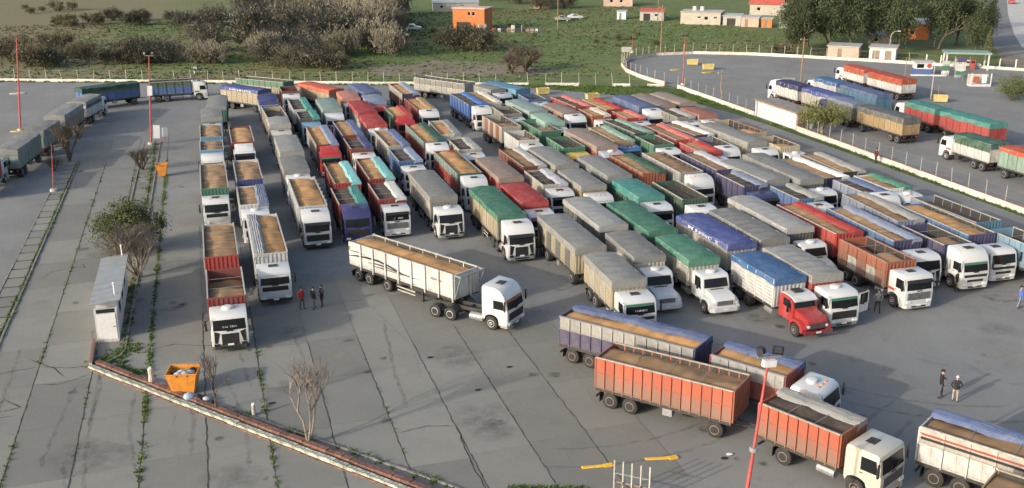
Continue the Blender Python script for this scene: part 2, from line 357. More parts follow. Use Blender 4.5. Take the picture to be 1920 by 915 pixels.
along((12.9, 43.8), (16.8, 42.6), 200, .1, .8, 1.8, .4)
tufts('joint_grass', 'green weeds sprouting along the slab joints and kerbs', sp, 'grass')
sp = []
along((-120, 231.9), (73.5, 155.5), 3600, .45, 1.2, 3, .35); along((75.1, 153), (74.9, 62), 1500, .22, .9, 2, .55)
for _ in range(2600):
    t = r2.random(); x = 50+t*25; sp.append((x, 165-(x-50)*.9+r2.uniform(-2, 7)*(.3+t) - t*t*4, r2.uniform(1, 2.6)))
for _ in range(200): sp.append((r2.uniform(74.2, 75.2), r2.uniform(70, 150), r2.uniform(1, 2.2)))
tufts('verge_grass', 'rough grass along the foot of the yard walls', [q for q in sp if q[1] < 198.6-(q[0]+35)*.394+30], 'grass', .06, .22, 8)

# ------------------------------------------------------------------ walls, kerbs, fences
def run(pts, step):
    out = []
    for p, q in zip(pts, pts[1:]):
        p = Vector((*p, 0)); q = Vector((*q, 0)); L = (q-p).length; n = max(1, round(L/step))
        for i in range(n): out.append((p.lerp(q, i/n), p.lerp(q, (i+1)/n)))
    return out
def wall(name, label, pts, h, th, step, pmat, post=None, skip=(), cap=None, group=None, tilt=.02):
    t = thing(name, label, 'wall', (pts[0][0], pts[0][1], 0), group=group); o0 = Vector((*pts[0], 0))
    for i, (p, q) in enumerate(run(pts, step)):
        L = round((q-p).length-.02, 2); rz = math.atan2(q.y-p.y, q.x-p.x)
        if i not in skip:
            o = obj('wall_panel', cached(('wp', L, h, th), lambda mb: mb.box(0, L, -th/2, th/2, -.15, h)), pmat, t, (p-o0)+Vector((0, 0, rnd.uniform(-.03, .03))), rz)
            if cap: obj('capping', cached(('wc', L, cap[0]), lambda mb: mb.box(0, L, -cap[0]/2, cap[0]/2, 0, cap[1])), cap[2], t, (p-o0)+Vector((0, 0, h+.01)), rz)
        if post and (rnd.random() > .06):
            ph, pw, pm = post
            o = obj('fence_post', cached(('fp', ph, pw), lambda mb: mb.loft([[(-pw, -pw, -.2), (pw, -pw, -.2), (pw, pw, -.2), (-pw, pw, -.2)], [(-pw*.8, -pw*.8, ph*.94), (pw*.8, -pw*.8, ph*.94), (pw*.8, pw*.8, ph*.94), (-pw*.8, pw*.8, ph*.94)], [(-pw*.4, -pw*.4, ph), (pw*.4, -pw*.4, ph), (pw*.4, pw*.4, ph), (-pw*.4, pw*.4, ph)]])), pm, t, p-o0+Vector((0, th/2+pw+.004, 0)), rz)
            o.rotation_euler = (rnd.gauss(0, tilt), rnd.gauss(0, tilt), rz)
            for zz in (ph*.5, ph*.9):
                obj('wire', cached(('wire', L), lambda mb: mb.tube((0, 0, 0), (L+.02, 0, 0), .008, n=4)), 'steel_grey', t, p-o0+Vector((0, th/2+.01, zz)), rz)
    return t
wall('perimeter_wall', 'low white wall with concrete fence posts along the back of the truck yard', [(-120, 232.1), (-35, 198.6), (14, 179.3), (50, 165.1)], .5, .18, 2.85, 'wall_paint', (2.2, .045, 'post_concrete'), tilt=.045)
wall('perimeter_wall', 'broken white wall with leaning posts behind the green verge', [(50, 165.3), (74, 155.8)], .5, .18, 2.9, 'wall_paint', (2.3, .055, 'post_concrete'), tilt=.09, skip=(1, 4, 5, 7))
wall('perimeter_wall', 'long cream wall with wire fence dividing the two yards', [(75.5, 153.8), (75.6, 128.6)], .62, .2, 2.6, 'wall_paint', (2.1, .035, 'post_concrete'), cap=(.22, .05, 'wall_red'))
wall('perimeter_wall', 'long cream wall with wire fence running right from the white kiosk', [(75.7, 117.6), (75.2, 84), (75.0, 55)], .62, .2, 2.6, 'wall_paint', (2.2, .035, 'post_concrete'), cap=(.22, .05, 'wall_red'))
wall('perimeter_wall', 'curved red and white wall round the far corner of the second yard', LOOP[1:9], .55, .2, 2.3, 'wall_paint', (2.1, .045, 'post_concrete'), cap=(.24, .06, 'wall_red'))
wall('perimeter_wall', 'straight white wall with red base behind the second yard', LOOP[8:], .55, .2, 2.8, 'wall_paint', (2.2, .045, 'post_concrete'))
wall('planter_wall', 'low peeling white kerb wall crossing the near concrete diagonally', [(-8.95, 65.9), (-3.65, 59.3), (7.15, 46.0), (10.5, 41.9)], .24, .3, .95, 'wall_peel')
wall('planter_edging', 'row of red brick edging behind the diagonal white kerb wall', [(-8.55, 66.35), (-3.3, 59.75), (7.5, 46.45), (10.9, 42.3)], .3, .34, .6, 'edging_red')
wall('planter_footing', 'thin red painted foot of the diagonal white kerb wall', [(-9.1, 65.75), (-3.8, 59.15), (7.0, 45.85), (10.35, 41.75)], .06, .1, 1.2, 'edging_red')
wall('planter_wall', 'short peeling white kerb from the hut to the corner', [(-9.05, 70.2), (-8.95, 66.1)], .28, .16, .8, 'wall_paint', cap=(.2, .04, 'wall_red'))
def kerb(label, pts, step=1.0, h=.1, w=.14):
    t = thing('kerb', label, 'kerb', (*pts[0], 0)); o0 = Vector((*pts[0], 0))
    for p, q in run(pts, step):
        L = round((q-p).length-.015, 2)
        o = obj('kerb_stone', cached(('ks', L, h, w), lambda mb: mb.box(0, L, -w/2, w/2, -.1, h)), 'kerb_stone', t, p-o0+Vector((0, 0, rnd.uniform(-.025, .01))), math.atan2(q.y-p.y, q.x-p.x))
kerb('grey kerb behind the diagonal white wall', [(-.8, 57.5), (10.3, 44.8), (12, 42.4)])
kerb('grey kerb along the right side of the tree island', [(-6.95, 68.6), (-6.6, 100), (-6.3, 137)], 1.2)
kerb('grey kerb along the left side of the tree island', [(-9.0, 82.5), (-8.5, 110), (-8.3, 137)], 1.2)
kerb('curved grey kerb beside the hut path', [(-6.95, 68.4), (-7.2, 67.3), (-8.0, 66.5)], .5)
kerb('grey kerb on the right edge of the left planter strip', [(-15.35, 56), (-15.35, 128)], 1.4)
kerb('grey kerb on the left edge of the left planter strip', [(-17.1, 56), (-16.9, 128)], 1.4)
# paving pads of the left strip and of the island
strip = struct(part('planter_strip', 'joint_dirt', None, lambda mb: mb.box(-17.0, -15.45, 56, 128, -.1, .012)))
yy = 57.0
while yy < 127:
    obj('paving_pad', cached(('pad', 1), lambda mb: mb.box(-.68, .68, 0, 1.92, 0, .06)), 'concrete', strip, (-16.25+rnd.uniform(-.05, .05), yy, .008)); yy += 2.25
isl = struct(part('tree_island', 'dirt', None, lambda mb: mb.face([(-9.0, 66.6, .014), (-6.9, 68.7, .014), (-6.3, 137, .014), (-8.35, 137, .014), (-8.95, 82, .014)])))
yy = 83.0
while yy < 136:
    obj('paving_pad', cached(('pad2', 1), lambda mb: mb.box(-.62, .62, 0, 2.1, 0, .06)), 'concrete', isl, (-7.55+rnd.uniform(-.05, .05), yy, .014)); yy += 2.5
part('path', 'concrete', None, lambda mb: mb.face([(-8.8, 66.4, .018), (-8.1, 66.6, .018), (-7.3, 67.5, .018), (-7.0, 70, .018), (-7.0, 74, .018), (-7.4, 74, .018), (-7.5, 70, .018), (-8.8, 70, .018)]))['kind'] = 'structure'
# yellow painted bars on the ground
for x0, y0, x1, y1, lb in ((17.3, 44.6, 18.85, 44.4, 'left of the steel rack'), (20.9, 44.4, 22.5, 44.1, 'right of the steel rack')):
    o = tag(part('painted_bar', 'bar_yellow', None, lambda mb: mb.loft([[(x0, y0-.11, -.012), (x0, y0+.11, -.012), (x0+.02, y0+.09, .06), (x0+.02, y0-.09, .06)], [(x1, y1-.11, -.012), (x1, y1+.11, -.012), (x1-.02, y1+.09, .06), (x1-.02, y1-.09, .06)]])), 'long yellow painted wheel stop on the asphalt '+lb, 'wheel stop', 'yellow wheel stops')
    part('end_block', 'bar_yellow', o, lambda mb: mb.box(x1-.35, x1+.15, y1-.16, y1+.16, .0, .07))

# ------------------------------------------------------------------ vehicle parts (local frame: front at y=0 facing -y, ground z=0)
def wheel_mb(wd):
    def fn(mb): mb.lathe_x([(-wd/2, .27), (-wd/2, .42), (-wd/2+.05, .495), (-wd/2+.1, .505), (wd/2-.1, .505), (wd/2-.05, .495), (wd/2, .42), (wd/2, .27)], 22)
    return fn
def rim_mb(wd, front):
    def fn(mb):
        o = -wd/2
        if front: mb.lathe_x([(o+.03, .275), (o-.006, .28), (o-.012, .25), (o+.03, .21), (o+.0, .13), (o-.05, .12), (o-.06, .07), (o+.06, .06)], 18)
        else: mb.lathe_x([(o+.05, .275), (o-.006, .28), (o-.012, .25), (o+.12, .22), (o+.14, .13), (o+.03, .11), (o+.02, .06), (o+.16, .05)], 18)
    return fn
def wheels(root, ys, dual=True, rim='rim', near=True):
    for y in ys:
        wd = .56 if dual else .3
        for sd in (-1, 1):
            o = obj('wheel', cached(('wheel', wd), wheel_mb(wd), 40), 'tyre', root, (sd*(1.24-wd/2), y, .5), 0 if sd < 0 else math.pi)
            if near or sd < 0: obj('rim', cached(('rim', wd), rim_mb(wd, not dual), 40), rim, o)
def frame_mb(y0, y1, ax):
    def fn(mb):
        for s in (-1, 1): mb.box(s*.42-.05, s*.42+.05, y0, y1, .78, 1.04)
        y = y0+.3
        while y < y1: mb.box(-.37, .37, y, y+.12, .82, .98); y += 1.5
        for q in ax: mb.tube((-.95, q, .5), (.95, q, .5), .09, n=8); mb.box(-.5, -.36, q-.5, q+.5, .55, .8); mb.box(.36, .5, q-.5, q+.5, .55, .8)
    return fn
def chassis(root, y0, y1, ax):
    ax = tuple(round(q, 2) for q in ax); y0, y1 = round(y0, 2), round(y1, 2)
    obj('chassis', cached(('chassis', y0, y1, ax), frame_mb(y0, y1, ax)), 'frame', root)

FLAT = [(.06, .45), (0, .7), (0, 1.5), (.03, 1.66), (.19, 2.38), (.32, 2.58), (.62, 2.74), (1.9, 2.8), (2.08, 2.74), (2.12, 2.58), (2.12, .95), (1.97, .7), (1.88, .98), (1.62, 1.13), (1.35, 1.17), (1.08, 1.13), (.83, .98), (.73, .7), (.7, .45)]
HIGH = FLAT[:5]+[(.3, 2.66), (.56, 3.0), (.98, 3.2), (2.06, 3.26), (2.12, 3.1)]+FLAT[10:]
OLD = [(.04, .5), (0, .7), (.01, 1.6), (.03, 1.7), (.14, 2.5), (.2, 2.66), (.34, 2.74), (1.9, 2.78), (2.0, 2.72), (2.04, 2.55), (2.04, .95), (1.95, .75), (1.86, 1.0), (1.62, 1.13), (1.35, 1.17), (1.08, 1.13), (.83, 1.0), (.74, .75), (.7, .5)]
XS = [(-1.21, .955), (-1.19, .985), (-1.13, 1), (1.13, 1), (1.19, .985), (1.21, .955)]
def patch(mb, y0, z0, y1, z1, hw0, hw1, bulge=.04, off=.014, n=8, thick=.03):
    A = []; B = []
    for k in range(5):
        t = k/4; ra = []; rb = []
        for i in range(n+1):
            u = i/n*2-1; hw = hw0+(hw1-hw0)*t
            yy = y0+(y1-y0)*t-off-bulge*(1-u*u); zz = z0+(z1-z0)*t
            ra.append((u*hw, yy, zz)); rb.append((u*hw, y0+(y1-y0)*t+thick, zz))
        A.append(ra); B.append(rb)
    mb.grid(A)
    edge = A[0]+[r[-1] for r in A[1:]]+A[-1][-2::-1]+[r[0] for r in A[-2:0:-1]]
    eb = B[0]+[r[-1] for r in B[1:]]+B[-1][-2::-1]+[r[0] for r in B[-2:0:-1]]
    k = len(edge)
    for i in range(k): mb.face([edge[i], edge[(i+1) % k], eb[(i+1) % k], eb[i]])
def poly_x(mb, pts, x0, x1): mb.loft([[(x0, y, z) for y, z in pts], [(x1, y, z) for y, z in pts]])
def mirror_fn(mb):
    mb.box(-.07, .07, -.04, .05, 0, .5); mb.box(-.05, .05, -.05, .04, .53, .75); mb.tube((.05, .0, .72), (.3, .12, .85), .02, n=5); mb.tube((.05, .0, .06), (.3, .12, .1), .02, n=5)
def ac_fn(mb):
    mb.loft([[(c*.42*k+0, s*.34*k, z) for c, s in [(math.cos(2*math.pi*i/14), math.sin(2*math.pi*i/14)) for i in range(14)]] for z, k in ((0, 1), (.13, .97), (.19, .8), (.2, .45))])
def grille_fn(hw, z0, z1, n, y=-.03):
    def fn(mb):
        mb.box(-hw, hw, y+.01, .1, z0, z1, 0)
        for i in range(n):
            z = z0+(z1-z0)*(i+.5)/n; mb.box(-hw*.93, hw*.93, y-.008, y+.02, z-.018, z+.018, 1)
    return fn
def marks(parent, mat, x0, x1, y, z0, z1, n, seed, axis='x', name='lettering', sx=-1):
    """row of short painted strokes where the photo shows writing too blurred to read"""
    r = random.Random(seed)
    def fn(mb):
        x = x0; wd = (x1-x0)/n
        for i in range(n):
            if r.random() < .12: x += wd; continue
            a, b = x+wd*.1, x+wd*.82; zm = (z0+z1)/2; t = (z1-z0)*.16
            segs = r.sample([(a, b, z0, z0+t), (a, b, z1-t, z1), (a, b, zm-t/2, zm+t/2), (a, a+wd*.2, z0, z1), (b-wd*.2, b, z0, z1), (a+wd*.3, a+wd*.5, z0, z1)], 3)
            for p, q, s, u in segs:
                if axis == 'x': mb.face([(p, y, s), (q, y, s), (q, y, u), (p, y, u)])
                else: mb.face([(y, p, s), (y, q, s), (y, q, u), (y, p, u)])
            x += wd
    return part(name, mat, parent, fn)
def cab(root, kind, col, hatch='hatch', grille='vw', visor=None, near=True, seed=0, text=False):
    """builds the cab as parts of the truck, returns its length"""
    body = M('cab:'+col); r = random.Random(seed)
    if kind in ('nose', 'vintage'):
        v = kind == 'vintage'
        cabp = [(1.5, .75), (1.48, 1.66), (1.72, 2.4), (1.84, 2.56), (2.05, 2.62), (3.05, 2.66), (3.25, 2.58), (3.3, 2.4), (3.3, .75)] if not v else \
               [(1.6, .75), (1.58, 1.72), (1.8, 2.34), (1.92, 2.46), (2.12, 2.52), (3.0, 2.54), (3.22, 2.42), (3.3, 2.1), (3.3, .75)]
        hw = 1.12 if not v else 1.02
        obj('cab_body', cached(('cabn', v), lambda mb: mb.side(cabp, [(-hw, .95), (-hw+.03, .985), (-hw+.1, 1), (hw-.1, 1), (hw-.03, .985), (hw, .95)]), 35), body, root)
        hp = [(.02, .72), (-.02, 1.22), (.1, 1.42), (.6, 1.56), (1.52, 1.66), (1.52, .72)] if not v else [(.06, .75), (0, 1.2), (.14, 1.5), (.7, 1.64), (1.6, 1.72), (1.6, .75)]
        hh = .86 if not v else .84
        hood = obj('hood', cached(('hood', v), lambda mb: mb.side(hp, [(-hh, .93), (-hh+.05, .98), (-hh+.16, 1), (hh-.16, 1), (hh-.05, .98), (hh, .93)]), 35), body, root)
        ar = [(.12, .5), (.06, .8), (.2, 1.06), (.5, 1.22), (.95, 1.27), (1.4, 1.2), (1.66, .95), (1.7, .55), (1.56, .55), (1.5, .8), (1.3, 1.0), (.95, 1.08), (.62, 1.0), (.42, .8), (.38, .5)]
        for s in (-1, 1):
            obj('fender', cached(('fender', v, s), lambda mb: mb.loft([[(s*q, y, z*k+(1-k)*.9) for y, z in ar] for q, k in ((.8, 1.0), (1.1, 1.0), (1.17, .97))]), 40), body, root)
            obj('headlight', cached(('nhl', v, s), lambda mb: mb.tube((s*(.72 if v else .9), .08, 1.0), (s*(.72 if v else .9), -.035 if v else .02, 1.0), .1, .11, 12)), 'lamp_clear', root)
            wz0, wz1 = (1.62, 2.42) if not v else (1.74, 2.3)
            obj('side_window', cached(('nsw', v, s), lambda mb: poly_x(mb, [(1.72, wz0), (2.75, wz0), (2.75, wz1), (1.98, wz1)], s*(hw-.02), s*(hw+.008))), 'glass', root)
            obj('door', cached(('ndoor', v, s), lambda mb: poly_x(mb, [(1.66, .85), (2.8, .85), (2.8, wz0-.04), (1.66, wz0-.04)], s*(hw-.02), s*(hw+.012))), body, root)
            obj('mirror', cached(('mirror', 1), mirror_fn), 'dark', root, (s*(hw+.3), 1.75, 1.55 if v else 1.7), 0 if s < 0 else math.pi)
        if v:
            obj('windscreen', cached(('nws', v), lambda mb: patch(mb, 1.6, 1.79, 1.78, 2.3, .86, .8, .03, .01)), 'glass', root)
            obj('sun_visor', cached(('nvis', 1), lambda mb: mb.side([(1.52, 2.26), (1.52, 2.34), (1.9, 2.53), (1.95, 2.45)], [(-.92, 1), (.92, 1)])), M('cab:white'), root)
            obj('roof_panel', cached(('nroof', 1), lambda mb: mb.side([(1.86, 2.46), (1.95, 2.55), (2.5, 2.59), (3.05, 2.59), (3.15, 2.5)], [(-.95, .96), (-.88, 1), (.88, 1), (.95, .96)]), 35), M('cab:white'), root)
            obj('roof_rack', cached(('nrack', 1), lambda mb: mb.box(-.35, .35, 2.4, 3.0, 2.6, 2.73)), 'frame', root)
            obj('grille', cached(('ngr', v), grille_fn(.7, .86, 1.2, 4, -.02)), ['dark', 'chrome'], root)
            obj('bumper', cached(('nbm', v), lambda mb: mb.box(-1.12, 1.12, -.2, -.08, .5, .72)), M('cab:dred'), root)
        else:
            obj('windscreen', cached(('nws', v), lambda mb: patch(mb, 1.5, 1.74, 1.71, 2.36, .98, .92, .05, .012)), 'glass', root)
            obj('grille', cached(('ngr', v), grille_fn(.62, .86, 1.2, 4, -.03)), ['dark', 'steel_grey'], root)
            obj('hood_vent', cached(('nhv', v), lambda mb: mb.box(-.55, .55, 1.3, 1.38, 1.63, 1.68)), 'dark', hood)
            obj('bumper', cached(('nbm', v), lambda mb: mb.loft([[(-1.2, .25, z), (-1.2, -.02, z), (-.9, -.2, z), (.9, -.2, z), (1.2, -.02, z), (1.2, .25, z)] for z in (.42, .74)])), body, root)
            obj('air_conditioner', cached(('ac', 1), ac_fn, 40), M('cab:white'), root, (0, 2.4, 2.64))
        obj('number_plate', cached(('pl', 1), lambda mb: mb.box(-.2, .2, -.02, 0, 0, .13)), 'plate', root, (0, -.21, .55))
        return 3.3
    var = seed % 3 if kind == 'flat' else 0
    prof = {'flat': FLAT, 'high': HIGH, 'old': OLD}[kind]
    if var: prof = [(y-(0 if z < 2.7 else (.0, -.06, .05)[var]), z+(0 if z < 2.57 else (0, .13, -.05)[var]*min(1, (z-2.5)/.15))) for y, z in prof]
    L = prof[10][0] if kind != 'old' else 2.04
    cb = obj('cab_body', cached(('cab', kind, var), lambda mb: mb.side(prof, XS), 35), body, root)
    if kind == 'old':
        obj('windscreen', cached(('ws', kind), lambda mb: patch(mb, .03, 1.7, .14, 2.46, 1.06, 1.02, .02, .012)), 'glass', root)
    else:
        obj('windscreen', cached(('ws', kind), lambda mb: patch(mb, .035, 1.67, .185, 2.36, 1.07, 1.04, .05, .012)), 'glass', root)
    zt = {'flat': 2.78+(0, .13, -.05)[var], 'high': 3.24, 'old': 2.76}[kind]
    sw = [(.2, 1.66), (1.16, 1.66), (1.16, 2.3), (.38, 2.3)] if kind != 'old' else [(.2, 1.68), (1.15, 1.68), (1.15, 2.4), (.34, 2.4)]
    for s in (-1, 1):
        obj('side_window', cached(('sw', kind, s), lambda mb: poly_x(mb, sw, s*1.2, s*1.222)), 'glass', root)
        d = obj('door', cached(('door', kind, s), lambda mb: poly_x(mb, [(.16, 1.12), (.62, 1.12), (.82, 1.26), (1.24, 1.26), (1.24, 1.64), (.16, 1.64)], s*1.2, s*1.224)), body, root)
        obj('handle', cached(('hnd', s), lambda mb: mb.box(min(s*1.22, s*1.25), max(s*1.22, s*1.25), 1.0, 1.18, 1.5, 1.54)), 'dark', d)
        obj('mirror', cached(('mirror', 1), mirror_fn), 'dark', root, (s*1.5, .06, 1.72), 0 if s < 0 else math.pi)
        obj('step', cached(('step', s), lambda mb: mb.box(min(s*.95, s*1.2), max(s*.95, s*1.2), .12, .66, .34, .44)), 'frame', root)
        obj('headlight', cached(('hl', grille, s), lambda mb: mb.box(min(s*.72, s*1.08), max(s*.72, s*1.08), -.075, .05, (.58 if grille != 'old' else .72), (.74 if grille != 'old' else .9))), 'lamp_clear' if grille != 'vw' else 'dark', root)
        if grille == 'vw': obj('side_vent', cached(('sv', s), lambda mb: poly_vent(mb, s)), 'dark', root)
    G = {'vw': (.56, .6, 1.42, 6), 'merc': (.95, 1.18, 1.52, 3), 'wide': (.98, .84, 1.4, 5), 'old': (1.0, .95, 1.5, 6), 'iveco': (1.02, 1.22, 1.42, 2)}[grille]
    gc = {'vw': ['dark', 'frame'], 'old': ['steel_grey', 'frame']}.get(grille, ['dark', 'frame'])
    obj('grille', cached(('gr', grille), grille_fn(*G)), gc, root)
    if grille == 'iveco': obj('lower_grille', cached(('gr2', 1), grille_fn(.7, .84, 1.02, 2)), ['dark', 'frame'], root)
    obj('bumper', cached(('bump', 1), lambda mb: mb.loft([[(-1.2, .6, z), (-1.21, .05, z), (-1.02, -.07, z), (1.02, -.07, z), (1.21, .05, z), (1.2, .6, z)] for z in (.33, .56)])), (body, 'steel_grey', body, 'frame')[seed % 4] if grille != 'wide' else ('frame', body, 'steel_grey')[seed % 3], root)
    if seed % 5 < 2:
        bc = ('white', 'dred', 'dblue', 'green', 'black')[(seed//3) % 5]; y0_ = .185 if kind != 'old' else .14
        obj('sun_strip', cached(('sstrip', kind), lambda mb: patch(mb, y0_-.035*(1 if kind != 'old' else .7), 2.2 if kind != 'old' else 2.3, y0_, 2.355 if kind != 'old' else 2.46, 1.05, 1.03, .052 if kind != 'old' else .022, .02)), M('cab:'+bc), root)
    if r.random() < .45:
        sc_ = M('cab:'+r.choice(('dred', 'dblue', 'dgreen', 'dgrey', 'orange')))
        for s in (-1, 1): obj('side_stripe', cached(('sstr', s), lambda mb: mb.box(min(s*1.2, s*1.228), max(s*1.2, s*1.228), 1.26, 2.02, 1.3, 1.5)), sc_, root)
    obj('badge', cached(('badge', 1), lambda mb: mb.box(-.22, .22, -.03, -.005, 1.58, 1.65)), 'dark', root)
    for s in (-1, 1): obj('wiper', cached(('wiper', 1), lambda mb: mb.tube((0, -.07, 1.69), (.42, -.02, 2.0), .014, n=4)), 'dark', root, (-.62 if s < 0 else .1, 0, 0))
    if r.random() < .35:
        for k in range(3): obj('marker_light', cached(('mkl', 1), lambda mb: mb.box(-.07, .07, -.06, .06, 0, .07)), 'lamp_amber', root, (-.5+.5*k, .75 if kind != 'high' else 1.2, zt-.03))
    obj('lower_intake', cached(('int', 1), lambda mb: mb.box(-.62, .62, -.085, 0, .38, .5)), 'dark', root)
    obj('number_plate', cached(('pl', 1), lambda mb: mb.box(-.2, .2, -.02, 0, 0, .13)), 'plate', root, (0, -.086, .6 if grille == 'vw' else .47))
    if hatch == 'ac': obj('air_conditioner', cached(('ac', 1), ac_fn, 40), M('cab:white'), root, (0, 1.35, zt-.02))
    elif hatch == 'hatch': obj('roof_hatch', cached(('hatch', 1), lambda mb: mb.loft([[(-.36, -.28, 0), (.36, -.28, 0), (.36, .28, 0), (-.36, .28, 0)], [(-.33, -.25, .07), (.33, -.25, .07), (.33, .25, .05), (-.33, .25, .05)]])), 'frame', root, (0, 1.25, zt-.03 if kind != 'high' else zt-.02))
    elif hatch == 'deflector':
        obj('wind_deflector', cached(('defl', 1), lambda mb: mb.side([(.5, 2.68), (.9, 3.05), (1.5, 3.35), (1.62, 3.35), (1.62, 2.7)], [(-1.02, .9), (-.94, 1), (.94, 1), (1.02, .9)]), 35), body, root)
    if visor or r.random() < .4:
        obj('sun_visor', cached(('vis', kind), lambda mb: mb.loft([[(x, (.1 if kind == 'old' else .17)-.02, 2.33), (x, -.12, 2.25), (x, -.12, 2.31), (x, (.2 if kind == 'old' else .26), 2.48)] for x in (-1.08, -.4, .4, 1.08)])), M('cab:'+visor) if visor else 'dark', root)
        if visor: marks(root, 'white_print', -.55, .95, -.125, 2.262, 2.302, 9, seed)
    if text: marks(cb, 'white_print', -.45, .5, -.03+.0, 1.86, 1.98, 8, seed+3)
    return L
def poly_vent(mb, s):
    mb.loft([[(s*.66, -.02, 1.5), (s*1.02, -.02, 1.62), (s*1.04, -.02, .78), (s*.84, -.02, .78)], [(s*.66, .06, 1.5), (s*1.02, .06, 1.62), (s*1.04, .06, .78), (s*.84, .06, .78)]])

# ---- cargo bodies
def panel_fn(w, h, style):
    def fn(mb):
        mb.box(-.075, .045, 0, .075, -.06, h)                                   # post
        if style == 'slat':
            n = max(2, round(h/.24)); b = h/n
            for i in range(n): mb.box(-.015, .02, .075, w, i*b+.012, (i+1)*b-.025)
        elif style == 'rib':
            mb.box(-.012, .02, .075, w, 0, h); n = max(3, round(w/.22))
            for i in range(n): y = .075+(w-.075)*(i+.5)/n; mb.box(-.045, -.012, y-.045, y+.045, .06, h-.06)
        elif style == 'tip':
            mb.box(-.012, .02, .1, w, 0, h); mb.box(-.15, .0, -.03, .1, -.22, h+.08)
        else:
            mb.box(-.0, .02, .1, w-.025, 0, h); mb.box(-.045, -.0, .1, w-.025, 0, .08); mb.box(-.045, -.0, .1, w-.025, h-.08, h)
            if h > .7: mb.box(-.03, -.0, .1, w-.025, h*.5-.03, h*.5+.03)
            if w > .9: mb.box(-.03, -.0, w*.5-.03, w*.5+.03, .08, h-.08)
    return fn
def board_fn(h, style, W=2.5):
    def fn(mb):
        hw = W/2; mb.box(-hw, hw, 0, .05, 0, h)
        mb.box(-hw, -hw+.09, -.04, 0, 0, h); mb.box(hw-.09, hw, -.04, 0, 0, h); mb.box(-hw+.09, hw-.09, -.04, 0, h-.09, h); mb.box(-hw+.09, hw-.09, -.04, 0, 0, .09)
        if style == 'rib':
            for i in range(7): x = -hw+.28+i*(W-.56)/6; mb.box(x-.06, x+.06, -.045, 0, .09, h-.09)
        else:
            for x in (-hw*.36, hw*.36): mb.box(x-.05, x+.05, -.04, 0, .09, h-.09)
            mb.box(-hw+.09, hw-.09, -.03, 0, h*.52, h*.52+.07)
    return fn
def gate_fn(h, W=2.5):
    def fn(mb):
        hw = W/2; mb.box(-hw, hw, 0, .05, 0, h)
        for x in (-hw+.05, 0, hw-.05): mb.box(x-.05, x+.05, .05, .09, 0, h)
        for z in (.05, h*.5, h-.06): mb.box(-hw+.1, -.05, .05, .075, z-.04, z+.04); mb.box(.05, hw-.1, .05, .075, z-.04, z+.04)
        for x in (-.2, .2): mb.tube((x, .1, .1), (x, .1, h-.1), .02, n=5)
    return fn
def load_fn(L, level, seed, part_):
    def fn(mb):
        ny = max(8, int(L*3.2)); P = []
        for j in range(ny+1):
            y = L*j/ny; row = []
            for i in range(9):
                x = -1.18+2.36*i/8
                z = level-.04+.2*(1-(x/1.2)**2)+.15*nz(x*.9, y*.45, seed*3.1)+.05*nz(x*3, y*3, seed+5)-.03*abs(math.sin(y*1.1+seed))
                if part_: z -= .75*max(0, min(1, (y-L*.4)/1.4))
                row.append((x, y, z))
            P.append(row)
        mb.grid([r[::-1] for r in P])
    return fn
def tarp_fn(L, kind, seed):
    """sheet draped over bows; kinds: tarp, ridge (bows show), half (bunched to +x), halfL (bunched to -x)"""
    def fn(mb):
        half = kind.startswith('half'); sk = (.42+.18*((seed*37) % 10)/10) if half else (.45, .7, .55)[seed % 3]
        if half: cs = [(.3, -.2), (.36, -.1), (.44, -.03), (.52, .03), (.6, -.005), (.69, .04), (.78, .0), (.87, .045), (.96, .01), (1.05, .05), (1.14, .02), (1.23, .03), (1.3, -.03), (1.325, -.16), (1.34, -sk)]
        else: cs = [(-1.335, -sk), (-1.32, -sk*.5), (-1.315, -.06), (-1.29, .0), (-1.0, .03), (-.66, .06), (-.33, .085), (0, .1), (.33, .085), (.66, .06), (1.0, .03), (1.29, .0), (1.315, -.06), (1.32, -sk*.5), (1.335, -sk)]
        ny = max(10, int(L*4)); P = []; amp = .07 if kind == 'ridge' else .042
        ys = [-.07+(L+.14)*j/ny for j in range(ny+1)]
        def row(y, dz=0, dy=0, sq=1):
            out = []
            for i, (x, z) in enumerate(cs):
                e = abs(x) > 1.29
                n1 = nz(x*1.1+seed, y*.8, seed); n2 = nz(x*3.1, y*2.6, seed+3)
                bow = math.cos(2*math.pi*y/1.22)
                if half:
                    xx = x+(.14*n1+.05*n2)*max(0, 1.25-x)*.8; zz = z+.03*n2+.03*n1*(x < 1.2)+.012*bow
                    out.append((xx, y+dy, zz*sq+dz))
                elif e: out.append((x+.03*n2*(1 if x > 0 else -1), y+dy, z*(1+.25*n1)+dz*.3))
                else: out.append((x, y+dy, z*(.75+.25*bow if kind == 'ridge' else 1)+amp*bow*(1-abs(x)/1.5)+.04*n1+.03*n2+dz))
            return out
        drop = (.5, .75, .6)[seed % 3] if not half else .3
        P.append([(x*1.0, -.13, min(z, .0)-drop+.05*nz(x*3, seed)) for x, z in cs] if not half else row(-.07, -drop, -.06))
        P.append(row(-.07, -.012, -.03))
        for y in ys[1:-1]: P.append(row(y))
        P.append(row(L+.07, -.012, .03)); P.append([(x*1.0, L+.13, min(z, .0)-drop+.05*nz(x*3, seed+2)) for x, z in cs] if not half else row(L+.07, -drop, .06))
        if kind == 'halfL': P = [[(-x, y, z) for x, y, z in r] for r in P]; mb.grid(P)
        else: mb.grid([r[::-1] for r in P])
    return fn
def B(L, load, tc=None, side='white', front=None, up=None, style='panel', rim='offwhite', ups=None, h=None, ff='rib', grain='grain', txt=False, alt=None, pw=1.22):
    h = h or (2.02 if load in ('tarp', 'ridge') else 1.9)
    return dict(pw=pw, L=L, load=load, tc=tc, side=side, front=front or side, up=up, style=style, rim=rim, ups=ups or style, h=h, ff=ff, grain=grain, txt=txt, alt=alt)
